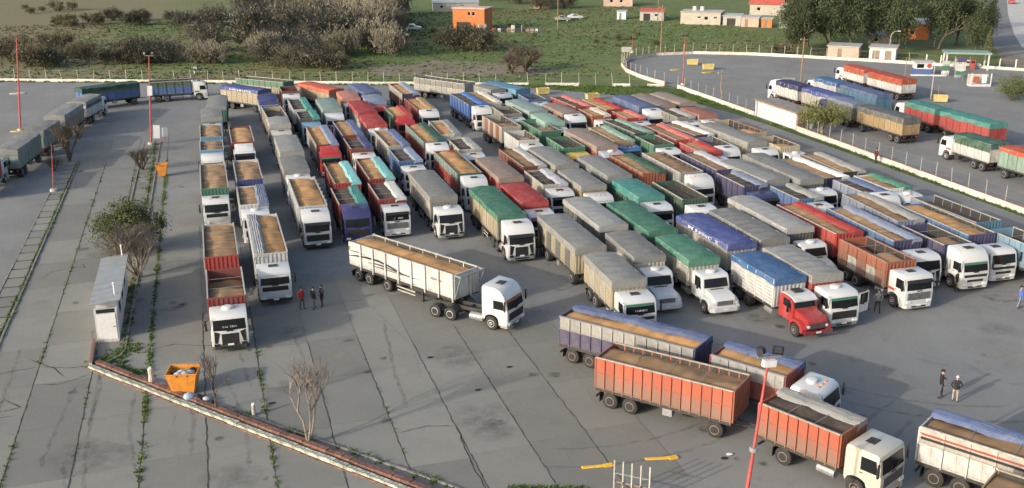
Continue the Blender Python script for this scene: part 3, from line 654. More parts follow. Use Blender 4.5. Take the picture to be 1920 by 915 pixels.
def cargo(root, y0, b, zf=1.22, seed=0, near=True):
    L, h = b['L'], b['h']; n = max(4, round(L/b['pw'])); w = round(L/n, 3); top = zf+h
    if b['style'] == 'tip': n = max(5, round(L/1.5)); w = round(L/n, 3)
    h1 = round(h*.56, 3) if b['up'] else h
    obj('deck', cached(('deck', L), lambda mb: (mb.box(-1.24, 1.24, 0, L, -.16, 0), mb.box(-1.27, -1.24, 0, L, -.2, -.02), mb.box(1.24, 1.27, 0, L, -.2, -.02))), 'frame', root, (0, y0, zf))
    for s in (-1, 1):
        obj('gap_shade_sheet', cached(('gap_shade_sheet', L, h), lambda mb: mb.box(-.008, .008, .02, L-.02, 0, h-.02)), 'frame', root, (s*1.215, y0, zf))  # added dark sheet, paints shade into the gaps between side panels
        for k in range(n):
            yy = y0+k*w if s < 0 else y0+(k+1)*w
            c = b['side'] if not (b['alt'] and k % 2) else b['alt']
            obj('side_panel', cached(('panel', w, h1, b['style']), panel_fn(w, h1, b['style'])), c, root, (s*1.25, yy, zf), 0 if s < 0 else math.pi)
            if b['up']:
                obj('upper_panel', cached(('panel', w, h-h1, b['ups']), panel_fn(w, h-h1, b['ups'])), b['up'], root, (s*1.25, yy, zf+h1+.004), 0 if s < 0 else math.pi)
        obj('top_rail', cached(('rail', L), lambda mb: mb.box(-.05, .05, -.02, L+.02, 0, .07)), b['rim'], root, (s*1.25, y0, top+.004))
    obj('front_board', cached(('fb', h, b['ff']), board_fn(h+.06, b['ff'])), b['front'], root, (0, y0-.06, zf))
    obj('tailgate', cached(('tg', h), gate_fn(h)), b['side'], root, (0, y0+L+.01, zf))
    for s in (-1, 1): obj('tail_light', cached(('tl', 1), lambda mb: mb.box(-.12, .12, 0, .05, -.06, .06)), 'lamp_red', root, (s*.95, y0+L+.05, zf-.28))
    ld = b['load']
    if ld in ('grain', 'half', 'halfL', 'part', 'dark'):
        lv = {'grain': h-.24, 'half': h-.26, 'halfL': h-.26, 'part': h-.3, 'dark': h-.62}[ld]; sd = seed % 4
        gm = 'soil' if ld == 'dark' or b['grain'] == 'soil' else b['grain']
        obj('load', cached(('load', L, lv, sd, ld == 'part'), load_fn(L-.06, lv, sd, ld == 'part'), 180), gm, root, (0, y0+.03, zf))
        if ld != 'dark':
            for k in range(1, 3 if L < 7 else 4):
                obj('cross_bar', cached(('xb', 1), lambda mb: mb.tube((-1.2, 0, 0), (1.2, 0, 0), .018, n=5)), 'steel_grey', root, (0, round(y0+k*L/(3 if L < 7 else 4), 2), top-.02))
    if ld in ('tarp', 'ridge', 'half', 'halfL'):
        sd = seed % 3
        t = obj('tarpaulin', cached(('tarp', L, ld, sd), tarp_fn(L, ld, sd), 42), M('tarp:'+b['tc']), root, (0, y0, top+.09))
        if b['txt']: marks(t, 'white_print', L*.15, L*.75, -1.385, -.38, -.14, 9, seed, 'y')
    return top
def mud(root, y, s=0):
    for s in (-1, 1): obj('mudguard', cached(('mud', 1), lambda mb: mb.box(-.28, .28, 0, .03, .3, .82)), 'dark', root, (s*.96, y, 0))
def build_rigid(name, label, x, y, rz, ck, cc, b, seed, group, rim='rim', **ck_opts):
    """(x, y) is the middle of the front edge of the cargo body; cab in front of it"""
    Lc = 3.3 if ck in ('nose', 'vintage') else (2.04 if ck == 'old' else 2.12)
    off = Lc+.34; d = Vector((math.sin(-rz), math.cos(-rz), 0)); p = Vector((x, y, 0))-d*off
    t = thing(name, label, 'truck', p, rz, group)
    cab(t, ck, cc, seed=seed, **ck_opts); yb = off; L = b['L']
    cargo(t, yb, b, seed=seed)
    fa = .95 if Lc > 3 else 1.35; ra = [yb+L*.6, yb+L*.6+1.3] if L > 5.4 else [yb+L*.66]
    chassis(t, .4, yb+L-.1, [fa]+ra); wheels(t, [fa], False, rim); wheels(t, ra, True, rim); mud(t, ra[-1]+.62)
    obj('fuel_tank', cached(('tank', 1), lambda mb: mb.tube((-.95, 0, .72), (-.95, 1.0, .72), .28, n=12), 40), 'steel_grey', t, (0, Lc+.5, 0))
    obj('battery_box', cached(('batt', 1), lambda mb: mb.box(.6, 1.2, .1, .8, .45, .95)), 'frame', t, (0, Lc+.5, 0))
    obj('rear_bumper', cached(('rb', 1), lambda mb: mb.box(-1.15, 1.15, 0, .08, .5, .62)), 'frame', t, (0, yb+L-.05, 0))
    return t
def build_trailer(name, label, x, y, rz, b, seed, group, rim='rim', bar=1.35, semi=False, zf=1.22):
    t = thing(name, label, 'trailer', (x, y, 0), rz, group); L = b['L']
    cargo(t, 0, b, zf=zf, seed=seed)
    if semi:
        ax = [L-4.4, L-2.2, L-.9]; chassis(t, 3.3, L-.1, ax); wheels(t, ax, True, rim); mud(t, L-.2)
        for s in (-1, 1): obj('landing_leg', cached(('lleg', 1), lambda mb: (mb.box(-.07, .07, -.07, .07, .08, 1.0), mb.box(-.14, .14, -.12, .12, .02, .08))), 'frame', t, (s*.75, 3.9, 0))
        obj('side_guard', cached(('sg', 1), lambda mb: [mb.box(sx*1.2-.02, sx*1.2+.02, 0, 2.0, z, z+.1) for sx in (-1, 1) for z in (.45, .72)]), 'offwhite', t, (0, 4.3 if L > 10 else 3.4, 0))
    else:
        ax = [.95, L-2.25, L-.95]; chassis(t, .1, L-.1, ax); wheels(t, ax, True, rim); mud(t, L-.28)
        obj('drawbar', cached(('bar', bar), lambda mb: (mb.tube((-.4, .9, .72), (0, -bar, .7), .05, n=6), mb.tube((.4, .9, .72), (0, -bar, .7), .05, n=6), mb.tube((0, -bar, .7), (0, -bar-.14, .7), .07, n=8), mb.lathe_x([(-.0, .5)]*0+[(-.05, .45), (.05, .45)], 16) if 0 else None)), 'frame', t)
        obj('tool_box', cached(('tbox', 1), lambda mb: mb.box(-1.2, -.75, 0, .6, .55, 1.0)), 'steel_grey', t, (0, L*.42, 0))
    obj('rear_bumper', cached(('rb', 1), lambda mb: mb.box(-1.15, 1.15, 0, .08, .5, .62)), 'frame', t, (0, L-.02, 0))
    return t
def build_tractor(name, label, x, y, rz, ck, cc, seed, group, rim='rim', wb=None, **ck_opts):
    """(x, y) is the front edge of its semi-trailer"""
    Lc = 3.3 if ck in ('nose', 'vintage') else (2.04 if ck == 'old' else 2.12); off = Lc+.8
    d = Vector((math.sin(-rz), math.cos(-rz), 0)); p = Vector((x, y, 0))-d*off
    t = thing(name, label, 'truck', p, rz, group); cab(t, ck, cc, seed=seed, **ck_opts)
    fa = .95 if Lc > 3 else 1.35; ra = [off+.55, off+1.87] if wb is None else [fa+wb, fa+wb+1.32]
    chassis(t, .4, ra[-1]+.62, [fa]+ra); wheels(t, [fa], False, rim); wheels(t, ra, True, rim)
    obj('fifth_wheel', cached(('fw', 1), lambda mb: mb.box(-.45, .45, -.4, .4, 1.02, 1.055)), 'frame', t, (0, ra[0]+.66, 0))
    for s in (-1, 1):
        obj('fender', cached(('tf', 1), lambda mb: [mb.loft([[(x_, .62*math.cos(a), .5+.62*math.sin(a)), (x_, .66*math.cos(a), .5+.66*math.sin(a)), (x_, .66*math.cos(a2), .5+.66*math.sin(a2)), (x_, .62*math.cos(a2), .5+.62*math.sin(a2))] for x_ in (-.3, .3)]) for a, a2 in [(R(20+20*i), R(40+20*i)) for i in range(7)]]), 'dark', t, (s*.95, ra[0], 0))
    for s in (-1, 1): obj('fuel_tank', cached(('tank2', 1), lambda mb: mb.tube((0, 0, .68), (0, 1.1, .68), .3, n=12), 40), 'steel_grey', t, (s*.9, Lc-.05 if Lc > 3 else 2.1, 0))
    return t

# ------------------------------------------------------------------ the vehicles
CW = dict(dred='dark red', dgreen='dark green', dgrey='dark grey', ltblue='light blue', ltgreen='pale green', offwhite='off-white', dblue='dark blue', greyblue='grey-blue', lightgrey='light grey', seagreen='grey-green', royal='bright blue', steel='steel blue', slate='slate blue')
ORD = ['leftmost', 'second', 'third', 'fourth', 'fifth', 'sixth', 'seventh', 'eighth', 'ninth', 'tenth', 'eleventh', 'twelfth', 'thirteenth', 'fourteenth', 'fifteenth', 'sixteenth', 'seventeenth', 'rightmost']
RK = ['front', 'second', 'third', 'fourth', 'fifth', 'sixth']
cw = lambda c: CW.get(c.split(':')[-1], c.split(':')[-1])
def bdesc(b):
    s = cw(b['side']); l = b['load']
    if l in ('tarp', 'ridge'): return '%s tarp over %s body' % (cw(b['tc']), s)
    if l in ('half', 'halfL'): return '%s body, %s tarp half open' % (s, cw(b['tc']))
    if l == 'grain': return 'grain heaped in %s body' % s
    if l == 'part': return 'half-filled %s body' % s
    return 'dark open %s body' % s
KW = dict(flat='cab', high='high-roof cab', old='boxy cab', nose='bonneted cab', vintage='vintage bonneted cab')
def place(col, rank): return '%s truck of %s column' % (RK[rank], ORD[col]+(' lane' if 0 else ''))
GT, GR = 'trucks parked in lanes', 'trailers parked in lanes'
_cnt = {}; _seed = [100]
def combo(col, x, a, ck, cc, b, ta=None, tb=None, tx=None, thd=0, hd=0, **o):
    rank = _cnt.get(col, 0); _cnt[col] = rank+1; _seed[0] += 7; s = _seed[0]
    pl = place(col, rank); cwrd = '%s %s' % (cw(cc), KW[ck])
    rim = 'rim' if s % 3 else 'rim_dusty'
    build_rigid('truck', '%s, %s, %s' % (cwrd, bdesc(b), pl), x, a, R(-hd), ck, cc, b, s, GT, rim, **o)
    if tb: build_trailer('trailer', 'trailer, %s, behind %s' % (bdesc(tb), pl), tx if tx is not None else x, ta, R(-thd), tb, s+3, GR, rim)
def semi(col, x, a, ck, cc, b, hd=0, rank=None, **o):
    rank = _cnt.get(col, 0); _cnt[col] = rank+1; _seed[0] += 7; s = _seed[0]; pl = place(col, rank)
    rim = 'rim' if s % 3 else 'rim_dusty'
    build_tractor('tractor_truck', '%s %s tractor pulling the %s semi-trailer, %s' % (cw(cc), KW[ck], cw(b['tc']) if b['load'] in ('tarp', 'ridge') else cw(b['side']), pl), x, a, R(-hd), ck, cc, s, GT, rim, **o)
    build_trailer('semi_trailer', 'semi-trailer, %s, on %s' % (bdesc(b), pl), x, a, R(-hd), b, s+3, GR, rim, semi=True, zf=1.3)
# column 1
combo(0, 0, 68.1, 'flat', 'white', B(6, 'part', side='maroon', front='dred', rim='white', grain='grain_dull'), 77.2, B(8.8, 'grain', side='offwhite', front='red', rim='white', grain='grain_dull'), -.1, grille='vw', hatch='ac', text=True)
semi(0, -.1, 98.0, 'flat', 'white', B(10.4, 'grain', side='offwhite', front='green', rim='white', grain='grain_dull'), grille='merc')
combo(0, 0, 115.6, 'flat', 'white', B(5, 'grain', side='ltblue', rim='white', grain='grain_dull'), 122.9, B(7.8, 'grain', side='white', front='ltblue', grain='grain_dull'), .1, grille='wide', hatch=None)
combo(0, .4, 134.4, 'flat', 'ltblue', B(6, 'tarp', 'grey', 'teal'), 142, B(8.6, 'tarp', 'grey', 'teal'), 1.1, 3, grille='wide')
# column 2
semi(1, 3.6, 76.5, 'flat', 'white', B(11, 'halfL', 'lightgrey', 'silver', rim='white'), grille='merc')
combo(1, 3.2, 91.4, 'flat', 'white', B(6.8, 'half', 'greyblue', 'white', rim='white', grain='grain_dull'), 100.7, B(8.8, 'grain', side='white', front='dblue', rim='white', grain='grain_dull'), 3.3, hatch='ac', grille='wide')
semi(1, 3.5, 118.2, 'flat', 'white', B(9.4, 'grain', side='dred', rim='white'), hatch='deflector', grille='wide')
# column 3
semi(2, 8.2, 88.9, 'high', 'white', B(10.6, 'grain', side='white', front='silver', rim='white', style='tip'), grille='wide')
combo(2, 8.1, 102.8, 'flat', 'white', B(5.9, 'tarp', 'grey', 'offwhite'), 111.1, B(8.8, 'tarp', 'grey', 'offwhite', front='white'), 8.4, hatch='ac', grille='wide')
combo(2, 8.4, 127.1, 'flat', 'offwhite', B(4.6, 'tarp', 'lightgrey', 'offwhite'), 132.4, B(8.2, 'dark', side='cream', front='offwhite', rim='white'), 8.5, -2)
combo(2, 8.2, 143.8, 'flat', 'dblue', B(5.4, 'tarp', 'dblue', 'white'), 153.8, B(8.2, 'tarp', 'dblue', 'cream', style='slat', txt=True), 8.2, -38)
# column 4
combo(3, 11.8, 88.8, 'high', 'purple', B(6, 'half', 'teal', 'dred', grain='soil'), 96.4, B(8.9, 'half', 'cyan', 'dred', front='red', rim='cream'), 12.4, grille='wide')
semi(3, 12.6, 114.0, 'flat', 'red', B(10.8, 'half', 'greyblue', 'offwhite', front='dred', rim='salmon'), hatch='deflector', grille='wide')
combo(3, 12.4, 130.6, 'flat', 'ltblue', B(5, 'half', 'teal', 'dgrey', grain='soil'), 137, B(9.2, 'half', 'teal', 'white', grain='soil'), 12.2, hatch=None)
combo(3, 11.9, 152.2, 'flat', 'white', B(5, 'dark', side='maroon', rim='white'), 161.7, B(9.6, 'dark', side='cream', up='green', style='slat', ups='panel', front='teal'), 12.4, -45)
# column 5
combo(4, 15.5, 89.5, 'old', 'silver', B(6, 'half', 'white', 'dred', grain='soil'), 97.1, B(9.2, 'half', 'cyan', 'dred', rim='cream', grain='grain'), 15.9, grille='old', text=True)
combo(4, 16.1, 111.2, 'flat', 'white', B(5.8, 'half', 'purple', 'maroon', grain='soil'), 118.5, B(9.1, 'half', 'slate', 'purple', front='dred'), 16.2, grille='merc')
combo(4, 15.9, 135.1, 'flat', 'white', B(8.3, 'tarp', 'seagreen', 'seagreen'), hatch=None)
# column 6
semi(5, 20.0, 88.0, 'flat', 'white', B(9.8, 'tarp', 'grey', 'offwhite', front='grey'), grille='vw', hatch='ac')
combo(5, 20.1, 103.6, 'flat', 'white', B(6, 'half', 'greyblue', 'blue', grain='soil'), 111.2, B(9, 'half', 'slate', 'offwhite', grain='grain_dull', rim='white'), 20.3, -1, grille='wide')
combo(5, 19.8, 123.2, 'flat', 'white', B(6, 'tarp', 'red', 'white', rim='white'), 131.4, B(8.4, 'tarp', 'red', 'white', rim='white', alt='ltgreen'), 20.0, hatch='ac')
combo(5, 19.5, 142.8, 'flat', 'white', B(5.8, 'tarp', 'salmon', 'tan', style='slat'), 150.6, B(9, 'tarp', 'orange', 'cream', style='slat'), 18.4, -24)
# column 7
semi(6, 24.2, 80.2, 'high', 'white', B(9.6, 'tarp', 'green', 'cream', front='grey'), grille='vw')
semi(6, 24.6, 96.1, 'high', 'white', B(10.8, 'grain', side='red', up='seagreen', ups='slat', front='dgreen', rim='seagreen'), grille='wide')
semi(6, 24.5, 111.9, 'high', 'white', B(10.6, 'half', 'dgreen', 'red', up='seagreen', ups='slat', front='grey', rim='ltgreen'), grille='vw')
combo(6, 24.1, 128.6, 'flat', 'red', B(6.8, 'half', 'red', 'dgreen', rim='offwhite'), hatch='deflector', grille='wide')
combo(6, 22.5, 138.8, 'flat', 'red', B(5.6, 'tarp', 'greyblue', 'navy'), 146, B(9, 'tarp', 'slate', 'navy'), 23.1, -6, hatch=None)
# column 8
combo(7, 27.5, 62.4, 'flat', 'white', B(6, 'tarp', 'grey', 'cream', style='slat', alt='offwhite'), 70.2, B(9.2, 'tarp', 'grey', 'cream', style='slat', alt='dgrey'), 27.6, 0, 2, grille='iveco', hatch='hatch', text=True)
combo(7, 27.5, 83.9, 'flat', 'white', B(6.6, 'tarp', 'red', 'red'), 92.9, B(8.8, 'tarp', 'taupe', 'red'), 28.0, hatch='hatch', visor='dred', grille='wide')
combo(7, 27.5, 106.9, 'flat', 'white', B(6, 'half', 'lightgrey', 'offwhite', grain='soil'), 115.2, B(8.8, 'half', 'grey', 'white', grain='grain'), 27.3, 3, 1, grille='wide')
combo(7, 28.0, 131.7, 'high', 'white', B(9.2, 'half', 'tan', 'dred', rim='salmon'), 144.6, B(10, 'half', 'greyblue', 'maroon', up='offwhite', front='navy'), 28.4, -1, grille='wide')
# column 9
combo(8, 31.1, 66.8, 'nose', 'white', B(6.2, 'tarp', 'grey', 'offwhite', style='slat'), 75, B(8.8, 'tarp', 'lightgrey', 'dgrey'), 31.5, 0, 2)
combo(8, 31.5, 89.7, 'flat', 'white', B(6, 'half', 'lavender', 'offwhite', grain='soil', style='slat'), 97.3, B(8.6, 'half', 'lightgrey', 'maroon', rim='tan', grain='grain_dull'), 31.9, -1, grille='wide')
# column 10
combo(9, 34.8, 65.1, 'nose', 'white', B(5.8, 'tarp', 'green', 'offwhite', style='slat'), 72.4, B(9, 'tarp', 'green', 'dgrey'), 34.8)
combo(9, 34.6, 87.5, 'flat', 'white', B(6.6, 'tarp', 'grey', 'tan', style='slat', alt='cream'), 96.1, B(8.6, 'tarp', 'grey', 'tan', style='slat', alt='offwhite'), 35.0, -1, grille='merc', hatch=None)
combo(9, 35.1, 109.4, 'flat', 'white', B(5.6, 'part', side='white', rim='tan', grain='grain_dull'), 117.3, B(8, 'part', side='offwhite', alt='rust', front='offwhite', grain='grain_dull'), 35.4, -2, hatch='hatch')
semi(9, 35.3, 132.6, 'high', 'white', B(9.8, 'half', 'royal', 'royal', style='tip', grain='soil'), -2, grille='wide')
# column 11
combo(10, 38.7, 59.4, 'vintage', 'red', B(5.8, 'tarp', 'blue', 'white', style='slat'), 67.4, B(8.5, 'tarp', 'dblue', 'offwhite', style='slat', txt=True), 39.3, -2, -2)
combo(10, 38.3, 82.4, 'flat', 'white', B(6.2, 'tarp', 'teal', 'dgreen'), 90.4, B(8.7, 'tarp', 'grey', 'dgreen', front='dgreen'), 38.5, hatch='hatch', grille='wide')
combo(10, 38.8, 104.2, 'flat', 'yellow', B(6, 'dark', side='green', rim='ltgreen'), 113.4, B(7.8, 'part', side='green', rim='ltgreen', grain='grain_dull'), 39.2, -2, hatch=None)
combo(10, 38.0, 125.2, 'flat', 'white', B(5.8, 'dark', side='grey'), 134, B(9.2, 'half', 'offwhite', 'offwhite', grain='grain_dull'), 37.8, -1)
combo(10, 41.2, 143.2, 'flat', 'silver', B(5, 'tarp', 'grey', 'offwhite'), 151.2, B(10.6, 'dark', side='offwhite', style='slat', up='grey', ups='slat', rim='white'), 38.9, -34, -14)
# column 12
combo(11, 41.6, 59.2, 'flat', 'white', B(6.7, 'ridge', 'grey', 'red', style='rib'), 67.7, B(8.7, 'ridge', 'grey', 'white', style='rib', rim='white'), 42.4, hatch='ac', grille='wide')
combo(11, 42.0, 80.9, 'flat', 'white', B(6.6, 'dark', side='dgreen', rim='offwhite'), 91, B(8.5, 'half', 'dgreen', 'rust', rim='tan', grain='grain_dull'), 42.5, -1, hatch='hatch')
combo(11, 42.3, 103.2, 'flat', 'lavender', B(9.6, 'tarp', 'taupe', 'orange'), hatch='ac', hd=-2)
combo(11, 41.2, 117.8, 'flat', 'white', B(5.6, 'tarp', 'ltgreen', 'seagreen'), 125.2, B(8.8, 'tarp', 'seagreen', 'green', front='dgreen'), 41.5, -4, hatch='hatch')
# column 13
semi(12, 45.8, 69.5, 'nose', 'white', B(9.8, 'tarp', 'lightgrey', 'dgrey', front='dgrey'))
semi(12, 46.0, 89.7, 'high', 'white', B(9.3, 'grain', side='lightgrey', style='slat', rim='white', grain='grain_dull'), grille='wide', hatch='deflector')
combo(12, 45.5, 105.8, 'flat', 'blue', B(8.3, 'half', 'ltgreen', 'tan', grain='grain_dull'), hatch='hatch')
combo(12, 45.2, 122.6, 'high', 'white', B(7, 'tarp', 'taupe', 'orange'), hd=-3)
combo(12, 44.3, 134.2, 'flat', 'white', B(5, 'dark', side='blue'), 142.2, B(9, 'tarp', 'steel', 'steel', front='navy'), 44.7, -18)
# column 14
combo(13, 48.8, 60.4, 'old', 'white', B(6, 'part', side='dusty:rust', up='rust', rim='salmon', style='panel', grain='grain_dull', alt='offwhite'), 67.7, B(9.1, 'half', 'red', 'red', grain='grain_dull'), 49.3, grille='old')
combo(13, 49.6, 83.3, 'flat', 'navy', B(5.5, 'half', 'greyblue', 'navy', grain='soil'), 89.9, B(8.3, 'half', 'lavender', 'navy', front='purple', grain='grain_dull'), 50.2)
combo(13, 48.9, 102.4, 'flat', 'white', B(5.2, 'dark', side='green'), 109, B(8.5, 'half', 'ltgreen', 'dgreen', grain='soil'), 49.4, -4)
combo(13, 48.6, 120.7, 'flat', 'white', B(5.2, 'half', 'offwhite', 'rust', grain='grain_dull'), 127.2, B(8.4, 'half', 'pink', 'red', grain='soil'), 48.7, -5)
# column 15
semi(14, 52.4, 64.4, 'flat', 'white', B(9.8, 'half', 'greyblue', 'blue', front='navy', grain='grain_dull'), 2, grille='vw', hatch='hatch')
combo(14, 52.1, 77.7, 'flat', 'white', B(5, 'half', 'grey', 'blue', grain='soil'), 84.2, B(8.5, 'tarp', 'grey', 'white', style='slat'), 52.5, -3, hatch='hatch')
combo(14, 52.3, 97.5, 'flat', 'white', B(5.3, 'half', 'red', 'red', grain='grain_dull'), 104.1, B(9.1, 'half', 'pink', 'dred', grain='grain_dull', front='red'), 52.5, grille='merc')
combo(14, 52.2, 117.8, 'flat', 'white', B(5, 'half', 'pink', 'red', grain='grain_dull'), 124, B(8.5, 'half', 'red', 'tan', front='dred', grain='grain'), 51.9, -2)
# column 16
combo(15, 55.7, 62.6, 'high', 'white', B(5.4, 'part', side='purple', rim='offwhite', grain='grain_dull'), 69.1, B(8.9, 'half', 'lightgrey', 'greyblue', grain='grain_dull'), 56.3, 4, 2, grille='iveco')
semi(15, 55.6, 83.1, 'flat', 'white', B(11.2, 'tarp', 'grey', 'dgrey'), hatch='ac')
combo(15, 54.9, 100, 'high', 'white', B(4.6, 'dark', side='greyblue'), 105.8, B(8.3, 'half', 'white', 'navy', grain='grain_dull'), 55.7, -4, grille='wide')
semi(15, 56.3, 123.4, 'high', 'white', B(8.8, 'tarp', 'slate', 'slate'), -1, grille='wide')
# column 17
semi(16, 59.1, 63.9, 'flat', 'white', B(9.2, 'grain', side='blue', front='navy', rim='offwhite'), 2, grille='iveco', hatch='hatch')
combo(16, 59.1, 77.8, 'high', 'white', B(5, 'half', 'slate', 'greyblue', grain='soil'), 83.6, B(8.6, 'half', 'white', 'grey', front='purple', grain='grain_dull'), 58.9, -1)
semi(16, 59.1, 99.6, 'flat', 'white', B(11, 'tarp', 'grey', 'cream', front='white', rim='cream'), -2, hatch='hatch')
combo(16, 58.5, 116.3, 'flat', 'white', B(5.6, 'half', 'lightgrey', 'grey', grain='soil'), 124.1, B(8.6, 'tarp', 'taupe', 'dgrey', front='purple'), 59.4, -1)
# column 18
combo(17, 61.9, 58.9, 'flat', 'orange', B(6, 'part', side='ltblue', grain='grain_dull'), 66.8, B(8.4, 'dark', side='greyblue', rim='offwhite', front='steel'), 62.3, hatch=None)
combo(17, 62.1, 78.3, 'flat', 'white', B(5.4, 'half', 'green', 'white', grain='grain_dull', rim='offwhite'), 85.1, B(8.5, 'half', 'grey', 'brown', style='slat', front='black', grain='grain_dull'), 61.8, 3, hatch='ac', grille='wide')
combo(17, 61.9, 97.3, 'nose', 'white', B(5.6, 'part', side='cream', rim='cream'), 104.8, B(8.4, 'part', side='cream', front='cream', rim='orange'), 62.1, -3)
combo(17, 61.4, 116, 'flat', 'white', B(5.4, 'tarp', 'salmon', 'offwhite'), 124.6, B(8.4, 'tarp', 'taupe', 'navy'), 62.8, -4, hatch='hatch', grille='merc')

# ---- manoeuvring vehicles in front
def front_pt(l, a): return l, a
# long white tipper combination turning in the middle
tr = build_trailer('semi_trailer', 'long white tipper semi-trailer with black swooshes, full of grain, turning mid-yard', 17.0, 68.1, R(30.8), B(11.9, 'grain', side='white', front='silver', style='tip', rim='white', h=1.86), 31, None, 'rim', semi=True, zf=1.3)
def swoosh(pts, w0, w1):
    def fn(mb):
        P = []
        for i, (y, z) in enumerate(pts):
            t = i/(len(pts)-1); wd = (w0+(w1-w0)*t)*math.sin(math.pi*min(1, .12+t*.86))
            P.append([(-1.31, y, z-wd), (-1.31, y, z+wd)])
        mb.grid(P)
    return part('printed_stripe', 'black_print', tr, fn)
swoosh([(11.9, 2.05), (11, 2.2), (9.8, 2.32), (8.4, 2.36), (7, 2.22), (5.6, 1.95), (4.4, 1.9), (3.4, 2.0)], .09, .06)
swoosh([(9.6, 1.95), (8.6, 2.06), (7.4, 2.06), (6.3, 1.98), (5.4, 1.85)], .05, .06); swoosh([(9.2, 1.8), (8, 1.84), (6.8, 1.86), (5.4, 1.82)], .04, .05); swoosh([(11.8, 2.5), (10.8, 2.55), (9.9, 2.44)], .05, .03)
for k, yy in enumerate((10.6, 9.2, 7.6, 6, 4.4, 2.6)): marks(tr, 'black_print', yy-.25, yy+.2, -1.312, 1.42, 1.5, 3, k, 'y')
marks(tr, 'black_print', 11.75, 12.25, -1.312, 2.5, 2.85, 2, 77, 'y'); marks(tr, 'black_print', 1.2, 2.4, -1.312, 2.35, 2.5, 8, 78, 'y')
part('headboard_frame', 'steel_grey', tr, lambda mb: (mb.box(-1.28, 1.28, -.75, -.66, 3.1, 3.24), mb.box(-1.28, -1.18, -.7, 0, 3.1, 3.22), mb.box(1.18, 1.28, -.7, 0, 3.1, 3.22), mb.tube((-1.2, -.68, 3.1), (-1.2, -.1, 1.5), .04), mb.tube((1.2, -.68, 3.1), (1.2, -.1, 1.5), .04), mb.tube((.3, -.2, 1.3), (.3, -.25, 3.0), .09)))
build_tractor('tractor_truck', 'white tractor with dark wrap-around windscreen pulling the white tipper mid-yard', 17.6, 66.1, R(43), 'high', 'white', 5, None, hatch='hatch', grille='wide', wb=3.5)
# purple pair
build_trailer('trailer', 'purple trailer with grey upper boards and grain beside the orange trailer', 27.6, 51.2, R(38.5), B(9.5, 'half', 'slate', 'purple', up='lightgrey', front='navy', rim='greyblue', pw=.8), 61, None, 'rim_dusty')
build_rigid('truck', 'white rounded-cab truck with crimson body of grain behind the lamp mast', 30.9, 46.2, R(33), 'flat', 'white', B(4.7, 'half', 'slate', 'dred', up='lightgrey', rim='greyblue'), 62, None, hatch='ac', grille='wide')
# orange pair
ot = build_trailer('trailer', 'rusty orange trailer with tall panels and dull grain, nearest the lamp mast', 27.1, 45.5, R(40.5), B(8.5, 'grain', side='dusty:orange', front='rust', rim='offwhite', h=1.9, grain='grain_dull', pw=.62), 63, None, 'rim_dusty', bar=2.2)
build_rigid('truck', 'cream old cab truck with orange body, lowest in the picture', 30.1, 39.35, R(25.5), 'old', 'offwhite', B(4.8, 'half', 'lightgrey', 'dusty:orange', front='rust', rim='offwhite', h=1.85, grain='soil', pw=.62), 64, None, 'rim_dusty', grille='old', hatch='hatch')
# white and blue trailer at the lower right edge
wt = build_trailer('trailer', 'white trailer with red and black top stripes, blue tarp and grain, right edge', 39.0, 31.4, R(31.5), B(8.8, 'half', 'slate', 'white', up='offwhite', ups='slat', rim='white', grain='grain_dull'), 65, None, 'rim_dusty')
part('printed_stripe', M('red'), wt, lambda mb: mb.box(-1.33, -1.327, .1, 8.7, 2.78, 2.88)); part('printed_stripe', 'black_print', wt, lambda mb: mb.box(-1.332, -1.328, .1, 8.7, 2.54, 2.68))

build_trailer('trailer', 'trailer corner with grain cut off by the bottom edge, below the white trailer', 37.6, 25.5, R(31.5), B(8.8, 'grain', side='tan', rim='offwhite', grain='grain_dull'), 66, None, 'rim_dusty')
dt = [o for o in bpy.data.objects if o.name.startswith('truck') and 'front truck of twelfth' in o.get('label', '')][0]
od = part('open_door', M('cab:white'), dt, lambda mb: (mb.box(0, .05, 0, 1.05, 0, .62), mb.box(0, .05, 0, .08, .62, 1.4), mb.box(0, .05, .97, 1.05, .62, 1.4), mb.box(0, .05, 0, 1.05, 1.4, 1.47)), loc=(1.24, .2, 1.05)); od.rotation_euler = (0, 0, R(-72))
part('door_window', 'glass', od, lambda mb: mb.box(.015, .035, .08, .97, .62, 1.4))
# ---- trucks leaving along the left road (facing away)
def away(x, a): return x, a
def combo_rot(tag_, x, y, hd, ck, cc, b, tb, seed, gap=1.5, thd=None, l1='', l2='', **o):
    """facing direction hd (degrees from +y towards +x); (x, y) is the front edge of the cargo body"""
    rz = R(180-hd); t = build_rigid('truck', l1, x, y, rz, ck, cc, b, seed, tag_, **o)
    if tb:
        f = Vector((math.sin(R(hd)), math.cos(R(hd)), 0)); p = Vector((x, y, 0))-f*(b['L']+gap)
        h2 = hd if thd is None else thd
        f2 = Vector((math.sin(R(h2)), math.cos(R(h2)), 0)); p = Vector((x, y, 0))-f*(b['L']+gap*.5)-f2*(gap*.5)
        build_trailer('trailer', l2, p.x, p.y, R(180-h2), tb, seed+1, tag_+' trailers')
combo_rot('trucks on the left road', -19.4, 138.2, 10, 'flat', 'white', B(6.4, 'tarp', 'grey', 'seagreen'), B(8.8, 'tarp', 'grey', 'seagreen'), 70, 1.5, 8, 'white truck with grey-green body leaving on the left road, middle of three', 'grey-green tarped trailer nearest the red mast on the left road', hatch='ac')
combo_rot('trucks on the left road', -15.9, 157.5, 14, 'flat', 'white', B(6.2, 'tarp', 'grey', 'white', up='navy'), B(8.4, 'tarp', 'grey', 'taupe', front='grey'), 72, 1.5, 10, 'white truck with grey tarp and navy side, leading the left road queue', 'taupe trailer with grey tarp behind the leading truck of the left road queue')
